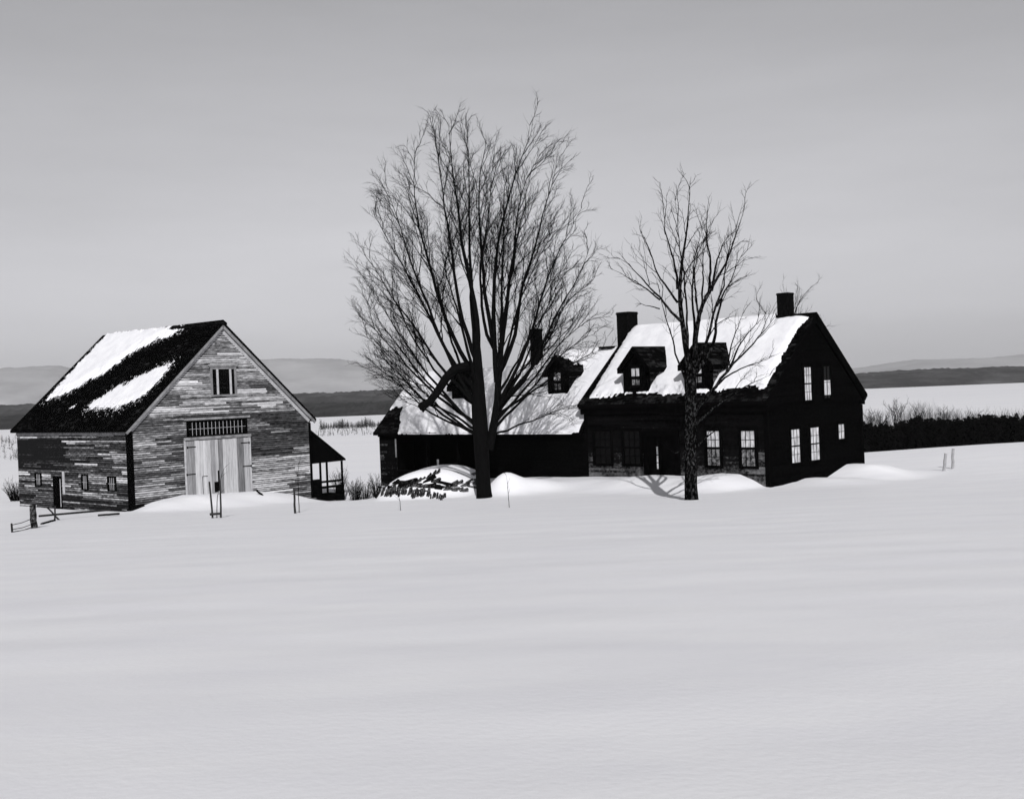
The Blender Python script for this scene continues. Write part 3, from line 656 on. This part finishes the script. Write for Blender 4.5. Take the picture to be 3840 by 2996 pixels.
def bare_tree(name, label, base, Y0, trunk, stems, dens=1.0, twig=.0042, scale=1.0, depth=3.5, bark='bark', group=None, fine=True, pull=.72):
    """trunk: [(px, py, radius)], stems: [([(px, py)...], r0, depth at tip or None)] traced in the photograph's pixels"""
    root = thing(name, label, "tree", tuple(base), 0, group)
    tr = np.array([at(px, py, Y0) for px, py, r in trunk]) - base; tr[0] = tr[0]*0 + [0,0,-.35]
    q = resample(tr, 14, .012); rr = np.interp(np.linspace(0,1,14), np.linspace(0,1,len(trunk)), [r for *_, r in trunk])
    rr[0] *= 1.12
    tv = [tubes(q[None], rr[None], 12)]
    SP, SR = [], []
    for st in stems:
        pts, r0 = st[0], st[1]; dt = st[2] if len(st) > 2 and st[2] is not None else rng.uniform(-1,1)*depth
        if pull < 1: pts = pts[:-1] + [(pts[-2][0] + (pts[-1][0]-pts[-2][0])*pull, pts[-2][1] + (pts[-1][1]-pts[-2][1])*pull)]
        n = len(pts); W = []
        y0 = st[3] if len(st) > 3 else 0.0
        for i, (px, py) in enumerate(pts):
            fr = i/(n-1); W.append(at(px, py, Y0 + y0 + (dt-y0)*fr**1.1) - base)
        SP.append(resample(W, 16, .032*scale*min(1, float(np.linalg.norm(np.array(W[-1])-np.array(W[0])))/5))); SR.append(r0*.92*(1-np.linspace(0,1,16))**1.12 + .004*scale)
    SP, SR = np.array(SP), np.array(SR)
    tv.append(tubes(SP, SR, 7))
    V, Fq = join(tv); np_mesh("trunk", V, Fq, M[bark], root)
    s = scale
    A, Ra = children(SP, .54/dens*s, .30, lambda L, t: (.27*L*(1-.8*t) + .48*s), 23, .12, 10, lambda t, l: .006*s + .0075*l, .0028*s, .014)
    B, Rb = children(A, .24/dens*s, .25, lambda L, t: (.34*L*(1-.5*t) + .22*s), 29, .07, 6, lambda t, l: .0042*s + .003*l, .0022*s, .022)
    parts = [tubes(A, Ra, 5), tubes(B, Rb, 4)]
    C, Rc = children(B, .10/dens*s, .25, lambda L, t: (.28*L + .15*s), 32, .10, 4, lambda t, l: twig*s*np.ones_like(t), twig*.4*s, .035)
    parts.append(tubes(C, Rc, 3))
    E_, Re = children(SP, .30/dens*s, .5, lambda L, t: .5*s*np.ones_like(t), 36, .1, 4, lambda t, l: .0045*s*np.ones_like(t), .0016*s, .03)
    parts.append(tubes(E_, Re, 3))
    V, Fq = join(parts); np_mesh("crown", V, Fq, M['twig'], root)
    return root

b1 = ground_at(1818, 1866); Y1 = b1[1]
big_stems = [
     ([(1806,1400),(1795,1250),(1775,1100),(1735,950),(1715,800),(1700,640),(1690,530),(1676,430)], .17, -.5),
     ([(1826,1470),(1838,1250),(1815,1000),(1805,850),(1800,650),(1838,470)], .14, .8),
     ([(1840,1500),(1845,1250),(1852,1000),(1868,880),(1920,700),(1985,560),(1988,430)], .15, -1.2),
     ([(1825,1520),(1770,1250),(1755,1000),(1750,800),(1760,600),(1742,430)], .13, 1.8),
     ([(1800,1480),(1735,1200),(1690,930),(1660,720),(1640,560),(1620,440)], .12, -1.8),
     ([(1850,1560),(1880,1300),(1910,1050),(1935,850),(1960,700),(2060,520)], .12, 1.5),
     ([(1800,1560),(1700,1300),(1630,1080),(1580,880),(1550,700),(1565,500)], .13, .3),
     ([(1795,1600),(1690,1370),(1600,1150),(1530,960),(1480,780),(1432,640)], .12, -1.5),
     ([(1860,1560),(1930,1280),(1960,1060),(2010,900),(2070,700),(2120,530)], .12, -.8),
     ([(1790,1600),(1660,1330),(1570,1130),(1490,960),(1420,850),(1395,750)], .10, 1.6),
     ([(1850,1590),(1960,1330),(2020,1120),(2090,960),(2150,850),(2195,750)], .11, .8),
     ([(1790,1620),(1640,1380),(1540,1210),(1450,1110),(1395,1000),(1380,950)], .10, -2.4),
     ([(1860,1600),(1980,1400),(2070,1200),(2150,1060),(2190,980),(2230,880)], .10, -2.4),
     ([(1785,1630),(1620,1430),(1510,1270),(1420,1130),(1345,1010)], .09, .6),
     ([(1860,1600),(1950,1470),(2040,1290),(2120,1130),(2250,1040)], .09, 1.8),
     ([(1785,1640),(1600,1470),(1480,1330),(1390,1220),(1335,1130)], .085, 2.6),
     ([(1860,1620),(2000,1440),(2110,1290),(2200,1200),(2290,1180)], .085, -.4),
     ([(1785,1650),(1580,1490),(1450,1340),(1400,1280),(1345,1220)], .08, -1.0),
     ([(1862,1625),(1960,1500),(2090,1400),(2200,1330),(2312,1290)], .08, 2.2),
     ([(1785,1660),(1600,1550),(1500,1440),(1420,1380),(1370,1330)], .07, 1.4),
     ([(1785,1665),(1640,1580),(1530,1480),(1450,1420),(1385,1385)], .07, -2.6),
     ([(1855,1560),(1870,1490),(2000,1480),(2090,1450),(2160,1400)], .05, -2.2),
     ([(1860,1640),(1960,1600),(2050,1570),(2120,1530),(2185,1520)], .06, 1.0),
     ([(1862,1630),(1915,1500),(1950,1350),(1990,1240),(2030,1100)], .08, 2.8),
     ([(1800,1600),(1740,1420),(1690,1260),(1650,1050),(1600,900)], .09, 2.9),
     ([(1830,1500),(1860,1300),(1875,1100),(1890,900),(1870,700)], .10, -2.9),
     ([(1805,1520),(1770,1350),(1720,1180),(1670,1000),(1640,850)], .10, -2.9),
     ([(1815,1500),(1815,1250),(1800,1000),(1840,800),(1855,520)], .10, 2.6),
     ([(1850,1600),(1900,1560),(1950,1400),(2010,1330),(2080,1200)], .07, 3.0),
     ([(1785,1655),(1640,1520),(1500,1380),(1420,1290),(1375,1240)], .07, .2),
     ([(1785,1650),(1600,1440),(1470,1270),(1400,1170),(1365,1110)], .08, -2.0),
     ([(1785,1640),(1650,1420),(1540,1250),(1470,1090),(1420,980)], .08, 2.0),
     ([(1862,1630),(1980,1480),(2080,1360),(2170,1280),(2260,1240)], .07, -1.8),
     ([(1862,1620),(1960,1430),(2060,1310),(2150,1210),(2210,1130)], .08, .6),
     ([(1862,1610),(1950,1400),(2030,1200),(2100,1060),(2150,960)], .08, 2.6),
     ([(1830,1540),(1900,1300),(1960,1100),(2030,950),(2090,800)], .08, -2.2),
]
def reseat(st):                          # limbs leave the two main stems one above the other, steeper ones higher up
    pts, r0, dt = st; tip = pts[-1]; right = tip[0] > 1835
    ang = math.degrees(math.atan2(abs(tip[0]-1815), 1600-tip[1] if tip[1] < 1560 else 40))
    y = float(np.interp(ang, [0, 12, 25, 45, 75], [1330, 1410, 1510, 1595, 1655])) + random.uniform(-45, 45)
    x = np.interp(y, [1050,1200,1330,1450,1560,1660], [1902,1882,1870,1863,1858,1832] if right else [1774,1782,1788,1790,1794,1804])
    mid = [p for p in pts[1:] if p[1] < y - 70]
    return ([(float(x), y)] + (mid or [tip]), r0, dt)
big_stems = [reseat(t) for t in big_stems]
big_stems.append(([(1826,1690),(1846,1620),(1858,1560),(1863,1450),(1870,1330),(1882,1200),(1903,1050),(1935,900),(1990,700)], .24, .2))
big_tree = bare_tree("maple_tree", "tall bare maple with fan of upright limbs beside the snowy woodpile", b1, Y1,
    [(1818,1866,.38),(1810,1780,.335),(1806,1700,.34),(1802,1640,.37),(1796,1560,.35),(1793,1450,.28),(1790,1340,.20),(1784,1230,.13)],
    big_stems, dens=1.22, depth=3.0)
m = MB()                                  # the heavy broken limb hanging to the left
P = [at(*q) - b1 for q in ((1765,1370,Y1-.1),(1705,1385,Y1-.3),(1672,1420,Y1-.5),(1640,1470,Y1-.6),(1612,1505,Y1-.7),(1585,1522,Y1-.7),(1572,1530,Y1-.7))]
m.rod(P, [.24,.23,.20,.17,.17,.20,.15], 9, jit=.25)
P = [at(*q) - b1 for q in ((1600,1512,Y1-.7),(1585,1545,Y1-.68))]; m.rod(P, [.16,.05], 7)
m.build("broken_limb", M['bark'], big_tree)

b2 = ground_at(2592, 1874); Y2 = b2[1]
bare_tree("maple_tree", "smaller bare maple with forked trunk standing before the farmhouse's right half", b2, Y2,
    [(2592,1874,.29),(2590,1780,.245),(2590,1680,.245),(2592,1560,.25),(2592,1450,.26),(2594,1390,.22),(2596,1360,.16)],
    [([(2588,1420),(2572,1340),(2550,1213),(2539,1072),(2560,941),(2565,852),(2588,744),(2586,655)], .15, -.3),
     ([(2541,1085),(2530,1010),(2522,979),(2503,885),(2489,800),(2482,730)], .055, .6, -.1),
     ([(2540,1130),(2475,1049),(2447,988),(2414,894),(2395,850)], .05, -1.2, -.1),
     ([(2548,1205),(2470,1119),(2405,1040),(2340,980),(2292,953)], .06, 1.0, -.1),
     ([(2475,1125),(2420,1080),(2344,1035),(2269,993)], .035, 1.8, .4),
     ([(2475,1160),(2430,1150),(2370,1130)], .025, .2, .2),
     ([(2582,1390),(2574,1200),(2562,1050),(2545,900),(2530,790),(2530,700)], .06, 1.2),
     ([(2598,1400),(2620,1230),(2640,1150),(2668,1082),(2719,1007),(2757,903),(2785,800),(2795,760)], .13, .5),
     ([(2668,1090),(2690,1000),(2696,950),(2757,828)], .06, 1.5, .2),
     ([(2664,1090),(2665,980),(2649,861),(2654,744)], .06, -1.2, .2),
     ([(2632,1170),(2640,1050),(2635,932),(2630,850)], .05, 1.0, .2),
     ([(2625,1200),(2607,1026),(2612,980),(2640,875)], .05, -1.6, .1),
     ([(2610,1400),(2680,1290),(2696,1157),(2740,1060),(2766,1016),(2809,899)], .09, -1.0),
     ([(2690,1150),(2720,1080),(2804,1026)], .035, .4, -.4),
     ([(2605,1420),(2640,1274),(2687,1213),(2795,1171)], .05, 1.6),
     ([(2600,1560),(2660,1480),(2720,1400),(2776,1340),(2860,1256),(2912,1180),(2925,1150)], .09, -.6),
     ([(2730,1390),(2770,1300),(2837,1213),(2865,1129)], .045, .8, -.3),
     ([(2690,1440),(2757,1385),(2850,1360),(2954,1310)], .04, -1.6, -.2),
     ([(2602,1600),(2700,1500),(2790,1439),(2840,1420),(2907,1401)], .06, 1.2),
     ([(2720,1400),(2740,1300),(2770,1210),(2795,1140)], .04, 1.8, -.2),
     ([(2586,1450),(2560,1380),(2513,1237),(2475,1110),(2455,1040)], .05, -1.8),
     ([(2586,1700),(2560,1690),(2530,1700),(2500,1675)], .03, -.8),
     ([(2604,1690),(2650,1640),(2690,1610),(2720,1600)], .05, -1.2),
     ([(2596,1400),(2600,1250),(2590,1100),(2610,950),(2650,800)], .08, 2.0),
     ([(2600,1400),(2650,1250),(2700,1100),(2730,950),(2760,850)], .08, 2.2),
    ], dens=.8, depth=2.2, bark='barkscuff')
b3 = np.array([at(3000,1300,74)[0], 74.0, 0.0]); b3[2] = float(gz(b3[0], b3[1]))
bare_tree("bare_tree", "thin bare tree behind the farmhouse, its twigs showing beside the right chimney", b3, 74,
    [(3000,1640,.16),(2990,1500,.14),(2985,1400,.12),(2975,1300,.10)],
    [([(2975,1320),(2968,1200),(2990,1130),(3030,1090),(3085,1045)], .06, .3), ([(2975,1300),(2955,1180),(2940,1100),(2935,1060)], .05, .8),
     ([(2980,1350),(2985,1200),(2985,1120),(2990,1060)], .05, -.6), ([(2975,1350),(2900,1220),(2850,1150),(2830,1110)], .05, 1), ([(2980,1380),(3050,1280),(3080,1220),(3075,1160)], .04, 1.4)],
    dens=.8, depth=1, fine=True)

# bushes, saplings, stems
def shrub(name, label, base, h, spread, n, group=None, cat="shrub", r=.009, lean=0.0, dens=1.0):
    ang = rng.uniform(0, 6.28, n); rad = rng.uniform(0,1,n)**.6*spread
    tip = np.stack([np.cos(ang)*rad + lean, np.sin(ang)*rad, h*rng.uniform(.55,1,n)], 1)
    b0 = np.stack([np.cos(ang)*rad*.45, np.sin(ang)*rad*.45, -.15*np.ones(n)], 1)
    s = np.linspace(0,1,8)[None,:,None]; P = b0[:,None]*(1-s) + tip[:,None]*s
    P[:,:,:2] *= (1 + .25*s*s); P += np.cumsum(rng.normal(0,.012*h,(n,8,3)),axis=1)
    Rr = np.repeat((r*(1-np.linspace(0,1,8))**.8 + .003)[None], n, 0)
    A, Ra = children(P, .16/dens, .2, lambda L, t: .30*L*(1-.3*t), 30, .2, 5, lambda t, l: .005*np.ones_like(t), .002, .03)
    B, Rb = children(A, .12/dens, .2, lambda L, t: .35*L, 35, .15, 4, lambda t, l: .0035*np.ones_like(t), .0018, .03)
    V, Fq = join([tubes(P,Rr,5), tubes(A,Ra,4), tubes(B,Rb,3)])
    o = np_mesh(name, V, Fq, M['twig']); o.location = tuple(base); return tag(o, label, cat, group)
def gp(px, Y): X = (px - CX)/F*Y; return np.array([X, Y, float(gz(X, Y))])
shrub("shrub", "bare bush right beside the lean-to's outer post", gp(1312, 67.2), 1.15, .5, 40)
shrub("shrub", "low dark brush midway between lean-to and the kitchen wing", gp(1352, 67.6), .85, .6, 55)
shrub("shrub", "thin bare bush at the kitchen wing's left corner", gp(1402, 67.8), 1.2, .45, 34)
shrub("shrub", "low tangled brush at the woodpile's left end", gp(1418, 63.5), .55, .5, 40)
shrub("shrub", "dark bush at the picture's left edge beside the barn's far corner", gp(48, 70.5), 1.1, .7, 70, r=.014)
shrub("shrub", "small twiggy bush under the lean-to's railing gap", gp(1262, 70.5), 1.5, .5, 26)
def sapling(label, pts, r, cat="sapling", name="sapling", twigs=0, matn='twig'):
    b = ground_at(*pts[0]); Y = b[1]; W = [at(px, py, Y) - b for px, py in pts]; W[0] = W[0] + np.array([0,0,-.25])
    q = resample(W, 14, .006); rr = r*(1-np.linspace(0,1,14))**.7 + .003
    pr = [tubes(q[None], rr[None], 6)]
    if twigs:
        A, Ra = children(q[None], twigs, .45, lambda L, t: .35*np.ones_like(t), 35, .3, 5, lambda t, l: .005*np.ones_like(t), .002, .03); pr.append(tubes(A, Ra, 4))
    V, Fq = join(pr); o = np_mesh(name, V, Fq, M[matn]); o.location = tuple(b); return tag(o, label, cat)
sapling("thin young tree tied between two stakes before the barn doors", [(812,1942),(812,1870),(826,1800),(832,1770),(845,1750)], .016, twigs=.25)
sapling("slim sapling beside the lone stake near the barn's right corner", [(1121,1922),(1120,1860),(1120,1790),(1118,1740)], .018, twigs=.12)
sapling("crooked weed stem before the woodpile", [(1505,1914),(1500,1875),(1494,1855),(1486,1815)], .013, "stem", "weed_stem", .2)
sapling("wispy stem in the snow right of the tall maple's trunk", [(1911,1903),(1904,1850),(1903,1815),(1898,1780)], .013, "stem", "weed_stem", .2)
def stick(name, label, cat, p0, p1, r0, r1, matn='stake', Y1=None, sink=.3, k=7, group=None, Y0=None):
    b = ground_at(*p0) if Y0 is None else at(p0[0], p0[1], Y0); t = at(p1[0], p1[1], Y1 or b[1]) - b; d = t/np.linalg.norm(t)
    m = MB(); n = 7; P = [-d*sink + (t + d*sink)*i/(n-1) + (np.array([rng.normal(0,.008),rng.normal(0,.008),0]) if 0 < i < n-1 else 0) for i in range(n)]
    m.rod(P, np.linspace(r0, r1, n), k, jit=.12); o = m.build(name, M[matn]); o.location = tuple(b); return tag(o, label, cat, group)
guard = thing("tree_guard", "pair of rough stakes joined by a crosspiece before the barn doors", "stakes", tuple(ground_at(811,1942)))
gb = ground_at(811,1942)
for nm, a, b, r0, r1 in (("stake",(798,1946),(785,1806),.045,.035), ("stake",(827,1944),(825,1800),.045,.03), ("crosspiece",(789,1927),(829,1925),.05,.05)):
    p0, p1 = at(a[0],a[1],gb[1])-gb, at(b[0],b[1],gb[1])-gb
    if nm == "stake": p0 = p0 + np.array([0,0,-.3])
    else: p0, p1 = p0 - np.array([0,.07,0]), p1 - np.array([0,.07,0])
    m = MB(); m.rod([p0, (p0*.6+p1*.4)+np.array([.012,0,0]), p1], [r0,(r0+r1)/2,r1], 7, jit=.15); m.build(nm, M['stake'], guard)
stick("stake", "lone dark stake in the snow near the barn's right corner", "stake", (1107,1925), (1103,1833), .05, .042)
stick("plank_end", "short dark board end sticking out of the drift right of the barn doors", "board", (984,1857), (961,1838), .05, .05, 'iron')
stick("stake", "pale blurred stake at far right, shorter left one of two", "stake", (3541,1766), (3547,1700), .085, .075, 'greypost')
stick("stake", "pale blurred stake at far right, taller right one of two", "stake", (3573,1758), (3575,1682), .08, .07, 'greypost')
# left corner: gate post, wire fence, crossed poles
stick("gate_post", "thick squared post at the lower left before the barn's long side", "post", (127,1980), (122,1893), .135, .12, 'log', k=5)
gpb = ground_at(127,1980); wp = ground_at(47,1996)
fence = thing("wire_fence", "wire fence between the thick gate post and a thin post at the picture's left edge", "fence", tuple(wp))
m = MB(); m.rod([(0,0,-.3),(-.02,0,.25),at(43,1962,wp[1])-wp], [.04,.035,.03], 6); m.build("post", M['stake'], fence)
for (a, b) in (((45,1968),(116,1946)),((47,1985),(118,1966)),((48,1994),(122,1976))):
    p, q_ = at(a[0],a[1],wp[1])-wp, at(b[0],b[1],gpb[1])-wp; m = MB(); m.rod([p, (p+q_)/2-np.array([0,0,.03]), q_], .014, 5); m.build("wire", M['stake'], fence)
cp = ground_at(205,1952)
stick("pole", "slanting pole leaning through the crossed poles beside the gate post", "pole", (222,1949), (174,1900), .04, .035, Y1=cp[1]+.3)
stick("pole", "upright pole of the crossed pair beside the gate post", "pole", (205,1952), (207,1898), .04, .032)
stick("pole", "long level pole lying from the crossed poles toward the barn corner", "pole", (147,1935), (412,1911), .045, .05, Y0=cp[1]+.12, Y1=cp[1]+4.5, sink=0)
stick("pole", "short dark pole lying in the snow by the barn corner stones", "pole", (370,1932), (446,1926), .05, .05, Y0=cp[1]+1.5, Y1=cp[1]+3.2, sink=0)
stick("plank", "dark plank half buried beneath the crossed poles", "plank", (158,1966), (205,1951), .07, .05, 'iron', Y1=cp[1]-.2, sink=.05)

# the snowed-in woodpile
def log(px, py, dx, dz, dy, L, r, mt='log'):
    b = ground_at(px, py); m = MB(); d = np.array([dx, dy, dz], float); d /= np.linalg.norm(d)
    k = random.choice((4,5,5,6)); m.rod([-d*L*.45, d*L*.55], [r*1.1, r], k, jit=.25)
    o = m.build("log", M[mt]); o.location = tuple(b + np.array([0,.04,.0])); o.rotation_euler = (0,0,0)
    return tag(o, "rough dark split log poking from the snow-covered woodpile left of the tall maple", "log", "logs of the snow covered woodpile")
for i in range(30):                       # the row standing at the pile's foot
    px = 1432 + 5.9*i + random.uniform(-3,3); py = 1852 + .055*(px-1432) + random.uniform(-9,11)
    if 1585 < px < 1600: continue
    log(px, py, random.gauss(.22,.16), 1, random.gauss(.25,.1), random.uniform(.45,.75), random.uniform(.05,.085))
for i in range(20):                       # the dark heap above it
    px = random.uniform(1520,1665); py = 1815 + .05*(px-1520) + random.gauss(0,11)
    log(px, py, 1, random.gauss(.12,.22), random.gauss(-.2,.4), random.uniform(.7,1.1), random.uniform(.08,.12), 'iron' if i % 3 else 'log')
for i in range(16):
    t = i/15; px = 1508 + 130*t + random.uniform(-5,5); py = 1838 - 62*t + random.uniform(-7,9)
    log(px, py, .75, .8 + random.gauss(0,.2), random.gauss(-.1,.3), random.uniform(.35,.6), random.uniform(.045,.07))
for i in range(24):
    px = random.uniform(1665,1786); py = 1838 - .22*(px-1665) + random.gauss(0,13)
    log(px, py, 1, random.gauss(.45,.2), random.gauss(-.4,.3), random.uniform(.45,.8), random.uniform(.055,.08))
for i in range(9):
    px = 1606 + 8*i; log(px, 1868+random.uniform(-6,8), random.gauss(.1,.15), 1, .3, random.uniform(.4,.7), random.uniform(.035,.06))
for i in range(12):
    px = random.uniform(1410,1500); py = 1838 - .25*(px-1410) + random.gauss(0,8); log(px, py, 1, random.gauss(.3,.5), random.gauss(0,.5), random.uniform(.3,.6), random.uniform(.05,.09), 'iron')

# ------------------------------------------------------------------ the dark wood beyond the right field, trees on the lake shore
def conifers(name, spots, seed, hh_, wid, per):
    r = np.random.default_rng(seed); V, Fq = [], []; o = 0
    for (x, y, z, h) in spots:
        n = per; t = r.uniform(0,1,n)**.8; a = r.uniform(0,6.28,n); rad = wid*h*(1-t)*r.uniform(.5,1.05,n)+.05
        c = np.stack([x+np.cos(a)*rad, y+np.sin(a)*rad, z + h*t], 1); s = h*.05*r.uniform(.5,1.5,n)*(1.15-t*.8)
        dr = np.stack([np.cos(a), np.sin(a), -.5-.3*r.uniform(0,1,n)], 1); tg = np.stack([-np.sin(a), np.cos(a), .3*r.normal(0,1,n)], 1)
        q = np.stack([c - tg*s[:,None]*.7, c + tg*s[:,None]*.7, c + dr*s[:,None]*1.8 + tg*s[:,None]*.3, c + dr*s[:,None]*1.5 - tg*s[:,None]*.4], 1)
        V.append(q.reshape(-1,3)); Fq.append(np.arange(4*n).reshape(n,4)+o); o += 4*n
        V.append(np.array([[x-.12,y,z-.6],[x+.12,y,z-.6],[x+.02,y,z+h],[x-.02,y,z+h]])); Fq.append(np.array([[0,1,2,3]])+o); o += 4
    return kind(np_mesh(name, np.concatenate(V), np.concatenate(Fq), M['needle'], smooth=False), 'stuff')
spots = []
for i in range(520):
    Y = rng.uniform(128, 172); px = rng.uniform(3120, 4250); X = (px-CX)/F*Y; z = float(gz(X, Y))
    ptop = np.interp(px, [3120,3240,3330,3420,3480,3560,3640,3700,3790,4250], [1605,1588,1592,1570,1566,1575,1568,1556,1558,1550]) + rng.normal(3,7)
    zt_ = at(px, ptop, Y)[2]; h = max(2.5, zt_ - z) * (1 if Y < 150 else .96); spots.append((X, Y, z, h))
conifers("evergreen_thicket", spots, 5, 1, .26, 300)
for k_, (px, ptop, lab) in enumerate(((3360,1512,"largest bare treetop above the dark evergreen thicket, nearest the house"), (3262,1548,"small bare treetop right at the house corner above the thicket"),
        (3448,1520,"rounded bare treetop in the middle of the dark thicket's edge"), (3545,1540,"narrow bare treetop above the thicket beyond the two pale stakes"),
        (3642,1545,"slight bare treetop over the thicket near the picture's right edge"), (3300,1552,"low twiggy treetop between the house corner and the largest crown"))):
    Y = 140.0; b = gp(px, Y); top = at(px, ptop, Y)[2] - b[2]; hw_ = (26, 16, 22, 12, 12, 16)[k_]
    def P2(dx, f): return (px + dx, 1760 - (1760-ptop)*f)
    bare_tree("bare_tree", lab, b, Y, [(px,1755,.12),(px,1700,.11),(px,1640,.09),(px,1590,.07)],
        [([P2(0,.62),P2(hw_*q*.5,.8),P2(hw_*q*1.3,.99-.04*abs(q))], .05, rng.uniform(-1,1)) for q in (-1,-.7,-.4,-.1,.2,.5,.8,1.1)], dens=1.2, scale=1.5, depth=1, group="bare trees over the thicket", fine=True)
bv = []
for i in range(70):
    px = rng.uniform(3238, 3900); Y = rng.uniform(176, 184); b = gp(px, Y); n = 22
    top = at(px, np.interp(px, [3238,3340,3400,3460,3560,3700,3900], [1560,1532,1545,1530,1552,1548,1545]) + rng.normal(0,8), Y)[2] - b[2]
    ang = rng.uniform(0,6.28,n); rad = rng.uniform(0,1,n)**.6*1.6
    tip = np.stack([np.cos(ang)*rad, np.sin(ang)*rad, top*rng.uniform(.72,1,n)], 1); b0 = tip*np.array([.25,.25,0]) - np.array([0,0,.2])
    q_ = np.linspace(0,1,8)[None,:,None]; P = b + b0[:,None]*(1-q_) + tip[:,None]*q_ + np.cumsum(rng.normal(0,.04,(n,8,3)),axis=1)
    A, Ra = children(P, .45, .4, lambda L, t: .16*L*(1-.4*t), 28, .2, 5, lambda t, l: .009*np.ones_like(t), .004, .03)
    bv += [tubes(P, np.repeat((.02*(1-np.linspace(0,1,8))+.006)[None], n, 0), 4), tubes(A, Ra, 3)]
V, Fq = join(bv); kind(np_mesh("brush_line", V, Fq, M['palebrush']), 'stuff')
sp2 = []
for i in range(420):
    px = 1195 + 270*rng.uniform(0,1)**.9; D = rng.uniform(1380, 1500); X = (px-CX)/F*D
    h = rng.uniform(3,9)*(1 + .3*math.sin(px*.07)); sp2.append((X, D, -35, h))
for i in range(300):
    px = rng.uniform(-400, 60); D = rng.uniform(900, 1500); sp2.append(((px-CX)/F*D, D, -35, rng.uniform(4,9)))
for i in range(150):
    px = rng.uniform(1180,1470); D = rng.uniform(1150,1350); sp2.append(((px-CX)/F*D, D, -35, rng.uniform(2,4.5)))
conifers("shore_trees", sp2, 6, 1, .22, 40)

# ------------------------------------------------------------------ the air over the lake
hz_ = MB(); hz_.box(-9500, 9500, -1000, 10900, -43.5, 420)
hm = bpy.data.materials.new("haze"); hm.use_nodes = True; t = hm.node_tree; t.nodes.clear()
ho = t.nodes.new("ShaderNodeOutputMaterial"); pv = t.nodes.new("ShaderNodeVolumePrincipled")
pv.inputs["Color"].default_value = (.94,.94,.95,1); pv.inputs["Density"].default_value = 5.5e-5; pv.inputs["Anisotropy"].default_value = 0.0
t.links.new(pv.outputs[0], ho.inputs["Volume"])
kind(hz_.build("haze", hm), 'stuff')
